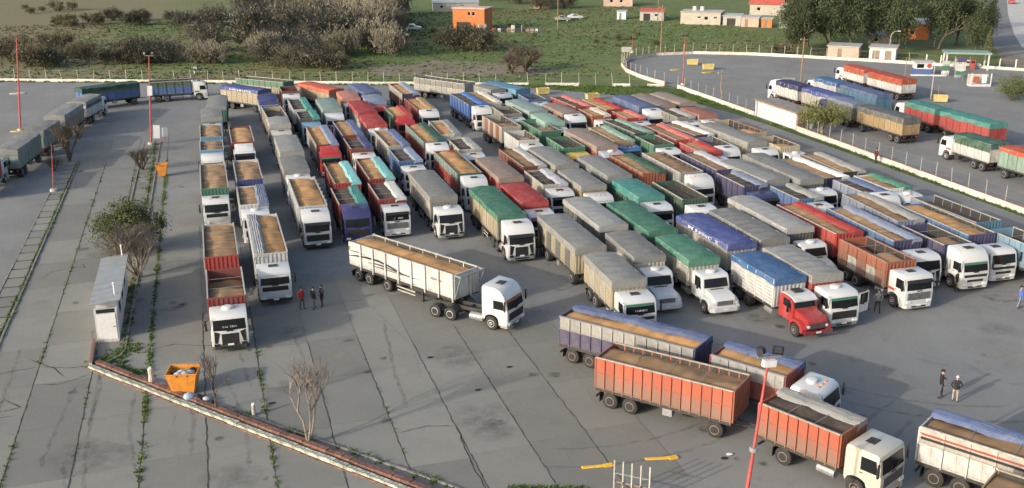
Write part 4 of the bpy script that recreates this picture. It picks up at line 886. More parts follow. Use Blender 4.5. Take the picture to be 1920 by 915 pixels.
build_rigid('truck', 'white cab truck with red body cut off by the left edge of the picture', -23.4, 119.0, R(180-6), 'flat', 'white', B(6.5, 'tarp', 'seagreen', 'red'), 74, 'trucks on the left road')
combo_rot('trucks by the back wall', -2.2, 168.6, 90, 'flat', 'white', B(6.2, 'grain', side='royal', up='dgreen', rim='offwhite', grain='soil'), B(8.8, 'tarp', 'dgreen', 'royal', up='dgreen', rim='ltgreen'), 76, 2.2, 62, 'white truck with blue and green body driving right along the back wall', 'blue and green trailer following the white truck along the back wall')
# ---- trucks in the second yard behind the dividing wall (facing away)
combo_rot('trucks in the second yard', 84.4, 96.3, 0, 'flat', 'white', B(5.8, 'tarp', 'dgreen', 'white', up='dgreen'), B(9, 'tarp', 'orange', 'ltgreen', txt=True), 80, 1.4, -2, 'white truck with dark green body in the second yard, nearest the dividing wall', 'pale green trailer with lettered red tarp at the right edge', hatch='ac')
combo_rot('trucks in the second yard', 92.6, 116.0, 2, 'flat', 'white', B(6.2, 'tarp', 'teal', 'red'), B(9, 'tarp', 'teal', 'red'), 82, 1.2, 1, 'white truck with red sides and teal tarp in the second yard', 'red trailer with teal tarp in the second yard', hatch='ac')
combo_rot('trucks in the second yard', 84.6, 122.4, 1, 'flat', 'navy', B(6, 'tarp', 'greyblue', 'dgrey'), B(9.4, 'tarp', 'dgrey', 'tan'), 84, 1.2, 0, 'dark truck with grey tarp half hidden by the willow in the second yard', 'trailer with tan sides and dark tarp beside the willow', hatch=None)
combo_rot('trucks in the second yard', 92.6, 138.0, 2, 'flat', 'white', B(6, 'tarp', 'blue', 'white'), B(9.4, 'tarp', 'slate', 'steel', h=2.0), 86, 1.2, 3, 'white truck with blue tarp in the middle of the second yard', 'long blue tarped trailer in the middle of the second yard', hatch='hatch')
combo_rot('trucks in the second yard', 85.4, 137.4, 0, 'high', 'white', B(6, 'tarp', 'navy', 'white'), B(9, 'tarp', 'dblue', 'offwhite', txt=True), 88, 1.2, 0, 'white high-roof truck with navy tarp behind the kiosk', 'white trailer with dark blue lettered tarp behind the willow', hatch='deflector')
combo_rot('trucks in the second yard', 104.6, 148.0, 3, 'flat', 'white', B(6, 'tarp', 'orange', 'white', up='orange'), B(9, 'tarp', 'orange', 'white', up='orange', rim='orange'), 90, 1.2, 2, 'white truck with orange upper boards near the fuel station', 'trailer with orange upper boards and white base near the fuel station')

# ------------------------------------------------------------------ trees and shrubs
def leaf_quad(mb, c, s, r, up=.3):
    n = Vector((r.gauss(0, 1), r.gauss(0, 1), r.gauss(0, 1)+up)).normalized(); u = n.orthogonal().normalized(); u.rotate(Matrix.Rotation(r.uniform(0, 6.28), 3, n)); v = n.cross(u)
    a, b = s*r.uniform(.6, 1.1), s*r.uniform(.35, .7)
    mb.face([c-u*a, c+v*b, c+u*a, c-v*b])
def foliage(mb, nclump, per, rx, ry, rz, z0, leafs, r, spread=.5, shell=.55, blade=0):
    for _ in range(nclump):
        d = Vector((r.gauss(0, 1), r.gauss(0, 1), r.gauss(0, .8))).normalized()*r.uniform(shell, 1)
        q = 1+.22*nz(d.x*1.7, d.y*1.7, d.z*1.7+rx)
        c = Vector((d.x*rx*q, d.y*ry*q, z0+d.z*rz*q)); sp = spread*r.uniform(.5, 1.25)
        for _ in range(per):
            p = c+Vector((r.gauss(0, sp), r.gauss(0, sp), r.gauss(0, sp*.75)))
            if p.z < .08: p.z = r.uniform(.08, .4)
            if blade and r.random() < blade:
                o = Vector((p.x, p.y, (p.z-z0)*.7+.9)).normalized(); o = (o+Vector((r.gauss(0, .35), r.gauss(0, .35), r.gauss(0, .3)))).normalized()
                w_ = o.orthogonal().normalized()*r.uniform(.012, .028); L = leafs*r.uniform(1.6, 4)
                mb.face([p-w_, p+w_, p+o*L])
            else: leaf_quad(mb, p, leafs*r.uniform(.6, 1.25), r)
def grow(mb, p, d, L, rad, lvl, r, tips, up=.25, n=6, splay=.55, kids=(2, 4), curve=.16):
    """tapered limb in three bent pieces, then children; tips collected"""
    segs = 3 if lvl else 2; q = p
    for i in range(segs):
        d = (d+Vector((r.gauss(0, curve), r.gauss(0, curve), r.gauss(0, curve*.6)+up*.12))).normalized()
        e = q+d*(L/segs); r1 = rad*(1-.28*(i+1)/segs*1.0)
        mb.tube(q, e, rad*(1-.28*i/segs), r1, n=max(3, n), caps=False); q = e
        if lvl and i: 
            for _ in range(r.randint(0, 1)):
                dd = (d+Vector((r.gauss(0, splay), r.gauss(0, splay), r.gauss(0, .3)+up))).normalized(); grow(mb, q, dd, L*r.uniform(.5, .75), rad*.5, lvl-1, r, tips, up, n-1, splay, kids, curve)
    if lvl == 0: tips.append((q, d)); return
    for _ in range(r.randint(*kids)):
        dd = (d+Vector((r.gauss(0, splay), r.gauss(0, splay), r.gauss(0, .25)+up))).normalized()
        grow(mb, q, dd, L*r.uniform(.6, .85), rad*.62, lvl-1, r, tips, up, n-1, splay, kids, curve)
def tree_meshes(key, seed, h, trunk_h, stems=1, lvl=3, splay=.5, leaf_s=0, nleaf=0, sp=.3, twigs=0, rad=.14, up=.25, lean=.25, droop=0):
    if key in _mesh: return _mesh[key]
    r = random.Random(seed); tb = MB(); tips = []; cb = MB()
    for s in range(stems):
        a = 2*math.pi*s/stems+r.random(); d = Vector((math.cos(a)*lean*(stems > 1), math.sin(a)*lean*(stems > 1), 1)).normalized()
        tb.tube((0, 0, -.15), d*.12, rad*1.5, rad*1.1, n=8, caps=False)
        grow(tb, d*.1, d, trunk_h, rad, lvl, r, tips, up, 7, splay)
    mz = max(t[0].z for t in tips); k = h/mz*.92; tb.v = [(x*k, y*k, z*k) for x, y, z in tb.v]; tips = [(t[0]*k, t[1]) for t in tips]
    for c, d in tips:
        for _ in range(nleaf): leaf_quad(cb, c+Vector((r.gauss(0, sp), r.gauss(0, sp), r.gauss(0, sp*.8)-droop*r.random())), leaf_s*r.uniform(.6, 1.3), r)
        for _ in range(twigs):
            o = (d+Vector((r.gauss(0, .5), r.gauss(0, .5), r.gauss(0, .35)+.2))).normalized(); w_ = o.orthogonal().normalized()*.007; L = r.uniform(.3, .9)*sp*2.8
            q = c-d*r.uniform(0, .6)*sp; cb.face([q-w_, q+w_, q+o*L])
    _mesh[key] = (tb.mesh('trunk', 40), cb.mesh('crown')); return _mesh[key]
def tree(name, label, cat, x, y, ms, bark, lf, rz=0, s=1, group=None, z=0):
    t = thing(name, label, cat, (x, y, z), rz, group); t.scale = (s,)*3 if isinstance(s, (int, float)) else s
    obj('trunk', ms[0], bark, t); obj('crown', ms[1], lf, t); return t
# near trees
def pepper(mb):
    r = random.Random(3); foliage(mb, 260, 80, 2.9, 2.5, 2.35, 2.45, .1, r, .4, .3)
pm = tree_meshes(('pep',), 21, 4.4, .9, 3, 3, .5, .1, 6, .35, rad=.13)
t = tree('pepper_tree', 'round olive-green tree behind the grey hut roof', 'tree', -7.6, 90.3, pm, 'bark', 'leaf_olive')
obj('foliage', cached(('pepf',), pepper), 'leaf_olive', t)
tree('bare_shrub_tree', 'many-stemmed bare grey tree right of the hut', 'tree', -6.75, 83.2, tree_meshes(('bs',), 33, 4.9, .9, 14, 3, .3, .05, 1, .3, 6, .04, .42, .5), 'bark_pale', 'twig_pale')
tree('bare_tree', 'taller bare tree with pale forked trunks behind the diagonal wall', 'tree', 3.6, 51.5, tree_meshes(('bt1',), 8, 5.8, .9, 3, 3, .34, .02, 0, .3, 2, .034, .4, .3), 'bark_pale', 'twig_pale')
tree('bare_tree', 'small thin bare tree right of the orange skip', 'tree', -1.2, 57.2, tree_meshes(('bt2',), 18, 4.2, 1.1, 1, 3, .4, .02, 0, .2, 3, .045, .45), 'bark', 'twig_pale')
tree('bare_tree', 'tall bare bush at the far end of the left planter strip', 'tree', -16.4, 128.6, tree_meshes(('bt3',), 19, 5.2, .8, 5, 3, .4, .05, 2, .3, 9, .06, .35, .35), 'bark', 'scrub_brown')
tree('bush', 'spiky grey bush at the foot of the white-lamp mast', 'bush', -7.9, 121.5, tree_meshes(('bt4',), 23, 2.6, .5, 8, 2, .4, .06, 4, .25, 8, .04, .3, .6), 'bark', 'scrub_olive')
tree('bush', 'dark scrubby bush under the bare tree of the left planter strip', 'bush', -17.6, 124.4, tree_meshes(('bt5',), 27, 1.5, .4, 7, 2, .5, .07, 6, .3, 6, .03, .3, .7), 'bark', 'scrub_brown')
wm = tree_meshes(('will',), 41, 3.8, .8, 3, 3, .6, .13, 5, .4, 4, .1, .2, .4, .6)
def wil(mb):
    r = random.Random(9); foliage(mb, 130, 34, 3.6, 2.6, 1.5, 2.6, .13, r, .5, .5, .3)
t = tree('willow_tree', 'yellow-green willow beside the white kiosk at the dividing wall', 'tree', 77.6, 114.6, wm, 'bark_pale', 'willow'); obj('foliage', cached(('wilf',), wil), 'willow', t)
tree('bare_tree', 'bare dark tree behind the dividing wall at the right edge', 'tree', 76.9, 75.4, tree_meshes(('bt3',), 0, 0, 0), 'bark', 'twig', 1.3, .85)
rb = lambda mb: foliage(mb, 70, 36, 3.4, 2.6, 1.7, 1.9, .13, random.Random(6), .5, .4, .2)
for x, y, s, lb in ((119.6, 127.4, 1.0, 'loose green bush on the right edge below the fuel station'), (125.2, 131.5, .9, 'loose green bush on the right edge beside the low white barrier')):
    t = tree('bush', lb, 'bush', x, y, tree_meshes(('bt4',), 0, 0, 0), 'bark', 'willow', .7, s); obj('foliage', cached(('rbf',), rb), 'leaf_olive', t)
tree('bare_tree', 'spreading bare tree on the green field, larger of two', 'tree', 57.4, 181.2, tree_meshes(('bt6',), 51, 5.2, .6, 6, 3, .55, .05, 1, .4, 12, .09, .12, .75), 'bark', 'twig')
tree('bare_tree', 'dense bare bush on the green field, smaller of two', 'tree', 53.8, 178.2, tree_meshes(('bt7',), 53, 3.6, .6, 6, 3, .5, .05, 2, .35, 10, .07, .15, .6), 'bark', 'twig')
# scrub beyond the wall
def scrub(kind, v):
    r = random.Random(ord(kind)*10+v); mb = MB()
    if kind == 'g': foliage(mb, 80, 40, .95, .95, .45, .52, .036, r, .13, .25, .55)
    elif kind == 'b': foliage(mb, 76, 40, .95, .95, .38, .48, .045, r, .13, .25, .4)
    else: foliage(mb, 40, 28, .8, .8, .35, .42, .06, r, .13, .4, .2)
    st = MB()
    for i in range(6):
        a = r.uniform(0, 6.28); st.tube((0, 0, -.05), (math.cos(a)*.35, math.sin(a)*.35, .55), .03, .01, 4, caps=False)
    return st.mesh('stems'), mb.mesh('crown')
SCR = {k: [scrub(k, v) for v in range(4)] for k in 'gbo'}
VEG = [('b', -39.0, 240.1, 3.3), ('b', -40.0, 241.7, 3.3), ('b', -29.7, 215.7, 4.0), ('b', -37.1, 225.8, 3.1), ('b', -39.6, 240.3, 2.9), ('b', -29.5, 214.9, 4.1), ('b', -33.1, 235.1, 3.1), ('b', -32.5, 218.6, 4.2), ('b', -32.7, 238.5, 3.7), ('b', -25.7, 228.6, 2.5), ('b', -29.2, 246.1, 3.7), ('b', -23.8, 226.4, 2.7), ('b', -23.3, 225.4, 3.6), ('b', -24.1, 228.0, 2.9), ('b', -26.6, 231.7, 2.5), ('b', -27.7, 218.6, 2.3), ('b', -30.8, 226.0, 2.6), ('o', -33.1, 299.9, 3.0), ('o', -29.1, 304.1, 3.1), ('o', -36.0, 297.7, 2.9), ('o', -34.3, 294.8, 3.0), ('o', -32.0, 291.0, 2.7), ('o', -42.0, 346.0, 3.6), ('o', -36.8, 343.9, 3.0), ('o', -40.2, 339.0, 2.6), ('o', -26.0, 296.8, 3.5), ('o', -25.8, 295.9, 2.5), ('b', -17.4, 290.1, 3.7), ('b', -15.1, 289.7, 3.4), ('b', -7.5, 298.3, 2.8), ('b', -15.0, 303.8, 3.1), ('b', -4.7, 296.6, 2.5), ('b', -22.9, 306.0, 3.7), ('b', -16.5, 301.5, 2.6), ('b', -4.3, 294.8, 2.8), ('b', -22.7, 308.0, 2.8), ('g', 7.8, 284.5, 3.1), ('g', 3.9, 281.0, 5.0), ('g', -3.4, 270.8, 4.5), ('g', 1.7, 250.2, 4.0), ('g', -1.1, 275.2, 3.1), ('g', 2.5, 281.5, 4.8), ('g', 10.2, 267.3, 3.1), ('g', -0.8, 283.0, 3.4), ('g', -1.4, 255.9, 3.3), ('b', -18.3, 215.3, 3.2), ('b', -11.7, 224.6, 3.8), ('b', -13.9, 216.7, 3.5), ('b', -16.0, 233.5, 2.6), ('b', -12.2, 213.8, 3.9), ('b', -16.5, 220.5, 3.6), ('b', -14.0, 216.2, 3.2), ('b', -14.0, 219.0, 2.7), ('g', 1.3, 209.7, 2.8), ('g', 2.0, 209.3, 4.1), ('g', -11.1, 215.1, 2.9), ('g', 2.1, 215.9, 2.7), ('g', -9.6, 220.6, 3.9), ('g', -1.2, 211.1, 3.1), ('g', -11.7, 214.8, 2.6), ('g', 1.0, 229.7, 4.4), ('g', -0.6, 212.0, 3.8), ('g', 1.0, 227.5, 4.1), ('g', -7.1, 213.9, 4.3), ('g', -5.2, 221.6, 2.7), ('g', -11.5, 222.2, 3.7), ('g', 0.6, 217.7, 2.9), ('g', -6.7, 216.5, 3.8), ('g', -11.7, 216.7, 4.4), ('g', 11.5, 214.6, 4.3), ('g', 21.1, 219.9, 4.0), ('g', 15.3, 199.0, 3.7), ('g', 11.7, 211.8, 5.3), ('g', 17.2, 216.6, 5.2), ('g', 22.0, 229.5, 5.3), ('g', 13.5, 222.9, 5.2), ('g', 15.0, 204.6, 3.8), ('g', 22.8, 224.7, 3.8), ('g', 17.2, 220.2, 4.6), ('g', 21.1, 205.5, 3.5), ('g', 14.3, 213.6, 4.5), ('g', 19.6, 214.0, 3.7), ('g', 12.7, 203.7, 4.2), ('g', 18.5, 197.3, 4.8), ('g', 18.6, 209.8, 4.1), ('g', 45.3, 261.2, 8.6), ('g', 21.3, 236.9, 8.1), ('g', 35.3, 267.0, 5.6), ('g', 41.9, 272.3, 7.6), ('g', 21.4, 310.0, 5.6), ('g', 46.2, 290.1, 8.6), ('g', 25.7, 258.4, 6.4), ('g', 40.4, 301.9, 6.6), ('g', 51.0, 288.2, 7.6), ('g', 26.7, 283.9, 5.1), ('g', 12.2, 234.2, 8.3), ('g', 37.1, 235.9, 8.8), ('g', 18.5, 260.2, 7.0), ('g', 28.8, 229.3, 8.0), ('g', 53.5, 294.5, 7.6), ('g', 33.8, 241.7, 7.5), ('g', 45.0, 277.2, 8.7), ('g', 26.6, 256.1, 8.6), ('g', 40.3, 278.2, 5.9), ('g', 23.7, 254.7, 9.0), ('g', 45.8, 267.2, 6.6), ('g', 44.8, 279.2, 6.6), ('g', 16.0, 300.2, 7.2), ('g', 35.9, 251.5, 6.5), ('g', 44.2, 247.9, 5.6), ('g', 13.5, 232.1, 9.0), ('g', 39.5, 221.2, 4.3), ('g', 28.3, 242.8, 4.1), ('g', 37.4, 208.9, 5.4), ('g', 29.4, 243.5, 4.2), ('g', 44.0, 242.7, 5.5), ('g', 36.1, 225.1, 5.9), ('g', 29.4, 228.5, 3.9), ('g', 29.9, 255.3, 4.3), ('g', 30.2, 253.5, 6.0), ('g', 27.7, 212.3, 5.3), ('g', 36.1, 220.0, 5.9), ('g', 37.9, 216.4, 4.9), ('g', 35.0, 217.2, 4.9), ('g', 36.2, 245.9, 5.6), ('g', 36.6, 250.8, 3.9), ('g', 41.8, 238.2, 4.5), ('b', 21.5, 197.4, 3.0), ('b', 19.1, 208.4, 2.5), ('b', 26.3, 216.2, 3.9), ('b', 16.7, 215.9, 3.8), ('b', 25.0, 211.1, 3.3), ('b', 19.4, 201.4, 2.8), ('b', 22.8, 194.1, 3.6), ('b', 24.1, 194.9, 3.1), ('b', 57.0, 209.8, 4.6), ('b', 51.9, 213.9, 4.9), ('b', 53.4, 213.1, 4.9), ('b', 57.3, 218.7, 4.6), ('o', -39.6, 251.1, 2.5), ('o', -38.7, 249.6, 2.4), ('o', -38.6, 251.5, 2.8), ('o', -30.7, 247.2, 2.5), ('o', -34.5, 257.6, 2.3), ('o', -45.4, 343.2, 1.6), ('o', -47.8, 336.3, 2.3), ('o', -51.1, 351.0, 1.8), ('o', 2.7, 220.8, 1.9), ('o', 8.2, 240.1, 2.0), ('o', 8.7, 227.0, 1.2), ('o', 8.6, 223.5, 1.7), ('o', 87.5, 209.1, 0.8), ('o', 100.1, 226.7, 1.1), ('o', 95.4, 205.8, 1.5), ('o', 94.7, 219.0, 1.3), ('o', 91.8, 219.1, 1.6), ('o', 86.2, 213.3, 0.8), ('o', 84.9, 215.5, 1.1), ('o', 82.0, 231.9, 0.6), ('o', 89.7, 210.5, 0.8), ('o', 90.2, 223.0, 1.0), ('o', 93.7, 224.0, 1.0), ('o', 73.6, 226.2, 0.6), ('o', 75.5, 231.2, 1.2), ('o', 68.0, 222.1, 0.7), ('o', 99.9, 225.9, 0.7), ('o', 47.5, 237.2, 1.1), ('o', 61.6, 255.7, 0.7), ('o', 54.3, 260.9, 1.4), ('o', 54.3, 274.2, 1.3), ('o', 45.8, 235.8, 0.8), ('o', 55.1, 248.8, 1.3), ('o', 119.9, 180.6, 1.2), ('o', 127.5, 183.6, 1.8), ('o', 123.0, 183.9, 1.0), ('b', 113.3, 185.8, 2.2), ('b', 114.3, 185.3, 2.2), ('b', 104.0, 309.3, 4.9), ('b', 107.3, 298.9, 5.0), ('b', 99.2, 297.7, 4.4), ('g', 97.8, 318.5, 3.2), ('g', 93.3, 332.3, 4.0), ('g', 97.2, 323.9, 3.7), ('g', 99.0, 318.1, 4.5)]
BK = ((-7.5, 'at the far left'), (-2.2, 'left of the lamp mast'), (2.5, 'behind the lone cab-right truck'), (5.2, 'above the blue-tarped trailer'), (8.5, 'above the orange-tarped trailer'), (13.5, 'left of the orange house'), (20, 'below or right of the orange house'), (99, 'right of the red mast'))
SL = {'g': ('thicket_tree', 'grey leafless thicket tree beyond the wall', 'tree', 'grey thicket trees', 'scrub_grey'),
      'b': ('shrub', 'low brown leafless shrub beyond the wall', 'shrub', 'brown scrub bushes', 'scrub_brown'),
      'o': ('shrub', 'olive dry field bush beyond the wall', 'shrub', 'olive field bushes', 'scrub_olive')}
rv = random.Random(77)
for k, x, y, h in VEG:
    nm, lb, ct, gr, mt = SL[k]
    if x < 73 and y < 198.6-(x+35)*.394+3: y += 6
    ang = math.degrees(math.atan2(x, y)); bk = next(n for lim, n in BK if ang < lim)
    lb = lb+', '+bk+(', farther back' if y > 232 else ', nearer row')
    ms = SCR[k][rv.randrange(4)]; t = tree(nm, lb, ct, x, y, ms, 'bark', mt, rv.uniform(0, 6.28), (h*rv.uniform(.75, 1.0), h*rv.uniform(.75, 1.0), h*1.12), gr+' '+bk, -.12)
# tall evergreens
def evergreen(v):
    r = random.Random(200+v); ms = tree_meshes(('ev', v), 60+v, 6.5, 2.2, 1, 3, .42, .2, 3, .5, rad=.2)
    f = MB(); foliage(f, 190, 50, 2.8, 2.8, 3.5, 4.9, .17, r, .55, .35); return ms, f.mesh('foliage')
EV = [evergreen(v) for v in range(3)]
rt_ = random.Random(8)
EO = ['leftmost', 'second', 'fourth', 'fifth', 'third', 'seventh', 'tenth', 'eleventh', 'thirteenth', 'fourteenth', 'sixteenth', 'eighth', 'sixth', 'fifteenth', 'ninth', 'twelfth', 'rightmost']
for i, (x, y, s) in enumerate(((116.8, 184, .95), (119.5, 190, 1.2), (125.6, 185.5, 1.25), (130, 184.6, 1.3), (127, 196, 1.5), (135.8, 184.4, 1.2), (143.8, 191, 1.5), (138.4, 180.4, 1.15), (149, 181, 1.25), (157.6, 186, 1.2), (151, 172.6, .85), (152, 215, 1.5), (144, 217, 1.4), (160, 181, 1.0), (138, 204, 1.5), (166, 205, 1.4), (174, 220, 1.3))):
    ms, f = EV[i % 3]; t = tree('evergreen_tree', 'dark evergreen tree behind the second yard, %s from the left' % EO[i], 'tree', x, y, ms, 'bark', 'leaf_dark', rt_.uniform(0, 6), (s*.95, s*.95, s*1.25), 'evergreen grove', -.12); obj('foliage', f, 'leaf_dark', t)
def conif(mb):
    r = random.Random(4)
    for i in range(2600):
        z = r.random()**1.2; a = r.uniform(0, 6.28); rr = (1-z)*1.9*r.uniform(.55, 1)+.1
        leaf_quad(mb, Vector((math.cos(a)*rr, math.sin(a)*rr, 1+z*9)), .2, r, -.2)
cm = (cached(('ctr',), lambda mb: mb.tube((0, 0, -.2), (0, 0, 9), .18, .03)), cached(('cfo',), conif))
tree('conifer', 'dark green conifer standing in the grey thicket, taller', 'tree', 25.3, 259, cm, 'bark', 'leaf_dark', 0, 1.05, None, -.12)
tree('conifer', 'dark green conifer standing in the grey thicket, shorter', 'tree', 29.8, 249, cm, 'bark', 'leaf_dark', 2, .8, None, -.12)
tree('conifer', 'narrow conifer on the lawn beside the road', 'tree', 149.4, 167, cm, 'bark', 'leaf_olive', 1, .62, None, -.12)
tree('conifer', 'dark conifer by the dirt track at the top of the field', 'tree', 57.9, 298.3, cm, 'bark', 'leaf_dark', 3, .8, None, -.12)
# field grass clumps
spf = []
for _ in range(15000):
    x = r2.uniform(-60, 130); y = r2.uniform(170, 300)
    if x < 75 and y < 198.6-(x+35)*.394+1: continue
    if x >= 73 and y < 194 and x < 134: continue
    spf.append((x, y, r2.uniform(1.2, 3.4)))
gfa = [q for q in spf if nz(q[0]*.03, q[1]*.03, 1) > -.1]; gfb = [q for q in spf if nz(q[0]*.03, q[1]*.03, 1) <= -.1]
for nm, lb, q, mt in (('field_grass', 'rough green grass tussocks on the field', gfa[::2], 'leaf_green'), ('dark_grass', 'dark olive tussocks on the field', gfa[1::2], 'leaf_olive'), ('dry_grass', 'dry yellow grass tussocks on the field', gfb[::2], 'grass_dry'), ('brown_grass', 'brown dead tussocks on the field', gfb[1::2], 'scrub_olive')): tufts(nm, lb, q, mt, .06, .2, 31, .05).location.z = -.12

# ------------------------------------------------------------------ masts and poles
simple('mast_red', (.42, .075, .07), .6, .25, 2); simple('wood', (.27, .17, .1), .9, .3, 3); simple('conc', (.42, .4, .36), .9, .25, 3); simple('orange_skip', (.56, .22, .03), .6, .25, 2); simple('yellow_tank', (.52, .42, .16), .6, .2, 2)
def mast(label, x, y, h, top=None, rad=.13, mat='mast_red', lean=0, base=True):
    t = thing('lamp_mast', label, 'lamp mast', (x, y, 0), 0); t.rotation_euler = (0, lean, 0)
    part('pole', mat, t, lambda mb: (mb.tube((0, 0, -.2), (0, 0, h*.5), rad, rad*.8, 12), mb.tube((0, 0, h*.5), (0, 0, h), rad*.72, rad*.5, 12)), 40)
    if base: part('footing', 'conc', t, lambda mb: mb.tube((0, 0, -.1), (0, 0, .35), .42, .36, 12))
    if top:
        part('crossarm', 'steel_grey', t, lambda mb: mb.box(-.55, .55, -.05, .05, h-.1, h))
        for k in range(top):
            xx = -.42+.84*k/max(1, top-1)
            f = part('floodlight', 'dark', t, lambda mb: mb.loft([[(-.24, -.1, -.2), (.24, -.1, -.2), (.24, -.1, .2), (-.24, -.1, .2)], [(-.14, .14, -.12), (.14, .14, -.12), (.14, .14, .12), (-.14, .14, .12)]]), loc=(xx, 0, h+.24)); f.rotation_euler = (.35, 0, math.pi+(-.5 if k % 2 else .6))
            part('lens', 'lamp_clear', f, lambda mb: mb.box(-.2, .2, -.115, -.103, -.16, .16))
    return t
m = mast('tall red mast with two floodlights rising beside the orange truck, lower right', 21.35, 35.2, 10, 2, .105, lean=R(5)); 
part('junction_box', 'plate', m, lambda mb: mb.box(-.3, .3, -.22, .02, 9.55, 9.85)); part('clamp', 'steel_grey', m, lambda mb: mb.tube((0, 0, 5.4), (0, 0, 5.6), .2, n=12))
mast('tall plain red mast on a yellow base at the far left', -24.8, 150.1, 12.6, None, .13, lean=R(6))
m = mast('red and white mast with two white lamps at the end of the tree island', -7.4, 135.4, 11.4, 2, .11, lean=R(5)); part('meter_box', 'plate', m, lambda mb: (mb.box(-.3, .3, -.4, -.12, 6.4, 7.6)))
part('sign_board', 'plate', m, lambda mb: mb.box(.3, 1.1, -.2, -.12, .9, 2.6)); part('sign_board', 'plate', m, lambda mb: mb.box(1.3, 2.0, .3, .38, 1.0, 2.2)); part('sign_post', 'mast_red', m, lambda mb: mb.box(1.62, 1.7, .38, .44, -.05, 1.6))
mast('white-topped red mast with two floodlights at the corner of the dividing wall', 77.6, 156.2, 8.1, 2, .1)
mast('thin red and white pole on the left planter strip', -16.6, 114.4, 5.2, None, .06, lean=R(5))
mast('short red pole at the curve of the far wall', 86.3, 198, 3.4, None, .07)
def wpole(label, x, y, h, arm=True, r_=.13, mat='wood'):
    t = thing('utility_pole', label, 'pole', (x, y, -.1))
    part('pole', mat, t, lambda mb: mb.tube((0, 0, 0), (0, 0, h), r_, r_*.6, 10), 40)
    if arm: part('crossarm', mat, t, lambda mb: mb.box(-.7, .7, -.05, .05, h-.5, h-.38)); part('insulator', 'plate', t, lambda mb: mb.tube((-.6, 0, h-.38), (-.6, 0, h-.22), .04))
    return t
wpole('tall wooden pole in the second yard behind the blue trucks', 93.4, 145.2, 8.8); wpole('short post with a lamp in the second yard near the dividing wall', 78.8, 145, 4.1, True, .1); wpole('tall wooden pole on a yellow island at the far curve', 90.8, 193.6, 9.9)
wpole('tall wooden pole on the far green field', 85.9, 243.9, 9.5); wpole('pale metal pole between the fuel station and the orange truck', 108.7, 132.3, 5.8, False, .08, 'conc'); wpole('short wooden post at the fuel station edge', 116.5, 149.1, 4, False, .09); wpole('short wooden post in front of the orange truck', 97.8, 139.2, 3, False, .07)
wpole('short wooden post beside the yellow tank', 108.6, 130.6, 2.6, False, .07); wpole('white roadside pole on the lawn', 152, 186, 7.5, False, .1, 'conc'); wpole('white utility pole near the dirt track', 59.5, 289, 9, True, .12, 'conc'); wpole('thin pole on the field near the sheds', 116, 250, 8)
lt = thing('street_lamp', 'curved-arm street lamp above the far white wall', 'street lamp', (133.1, 176, -.1))
part('pole', 'conc', lt, lambda mb: [mb.tube(a_, b_, .07, .06, 8, caps=False) for a_, b_ in (((0, 0, 0), (0, 0, 4)), ((0, 0, 4), (.25, 0, 4.6)), ((.25, 0, 4.6), (.8, 0, 4.95)), ((.8, 0, 4.95), (1.7, 0, 5)))]); part('lamp_head', 'plate', lt, lambda mb: mb.box(1.6, 2.2, -.12, .12, 4.9, 5.05))
for x, y, lb in ((-24.8, 150.1, 'yellow concrete island round the tall red mast'), (-29.8, 183.3, 'pale island on the road beyond the tall red mast'), (90.8, 193.4, 'yellow island under the far wooden pole'), (84.2, 172.5, 'yellow painted island at the far curve, left one'), (88.2, 167.6, 'yellow painted island at the far curve, right one')):
    tag(part('traffic_island', M('yellow') if 'yellow' in lb else 'conc', None, lambda mb: mb.loft([[(1.3*k*math.cos(2*math.pi*i/16), .6*k*math.sin(2*math.pi*i/16), z) for i in range(16)] for z, k in ((-.05, 1), (.12, .97), (.14, .85))]), loc=(x, y, 0)), lb, 'traffic island')

# ------------------------------------------------------------------ hut, kiosk, bins, rack
simple('roof_metal', (.24, .255, .265), .45, .15, 1.5); simple('wall_white', (.52, .53, .53), .8, .1, 1.5); simple('roof_tar', (.22, .19, .17), .9, .3, 1)
hut = thing('hut', 'narrow white hut with long grey metal roof on the tree island', 'hut', (-8.1, 70.3, 0))
part('wall', 'wall_white', hut, lambda mb: (mb.box(-.75, .72, .06, 1.3, 0, 2.05), mb.box(-.72, .7, 1.3, 10.6, 0, 2.4)))
part('roof', 'roof_metal', hut, lambda mb: mb.loft([[(-1.05, .7, 2.42), (1.0, .7, 2.66), (1.0, .7, 2.74), (-1.05, .7, 2.5)], [(-1.05, 11.2, 2.42), (1.0, 11.2, 2.66), (1.0, 11.2, 2.74), (-1.05, 11.2, 2.5)]]))
for k in range(9): part('roof_seam', 'roof_metal', bpy.data.objects['roof'], lambda mb: mb.loft([[(-1.05, y_, 2.5), (1, y_, 2.74), (1, y_, 2.765), (-1.05, y_, 2.525)] for y_ in (1.3+k*1.15, 1.36+k*1.15)]))
part('eave_shade', 'dark', hut, lambda mb: mb.box(-.6, .6, .04, .055, 2.06, 2.34)); part('header', 'wall_white', hut, lambda mb: (mb.box(-.75, -.6, .05, .2, 2.05, 2.4), mb.box(.6, .72, .05, .2, 2.05, 2.4)))  # dark plate painted as the shade of the open gap under the roof
dr = part('door', 'plate', hut, lambda mb: mb.box(-.62, .6, .02, .055, .08, 1.98)); part('handle', 'dark', dr, lambda mb: mb.box(.4, .5, -.01, .02, 1.0, 1.06))
for k in range(3): part('window', 'glass', hut, lambda mb: mb.box(.7, .715, 2.2+k*2.8, 3.4+k*2.8, 1.1, 1.9))
for y_ in (2.0, 10.9): part('vent_pipe', 'plate', hut, lambda mb: (mb.tube((.55, y_, 2.6), (.55, y_, 3.5), .05), mb.tube((.55, y_, 3.5), (.55, y_, 3.56), .09)))
part('step', 'conc', hut, lambda mb: mb.box(-.72, .7, -.35, .0, 0, .1))
ki = thing('kiosk', 'white flat-roofed kiosk built into the dividing wall beside the willow', 'kiosk', (75.7, 118, 0))
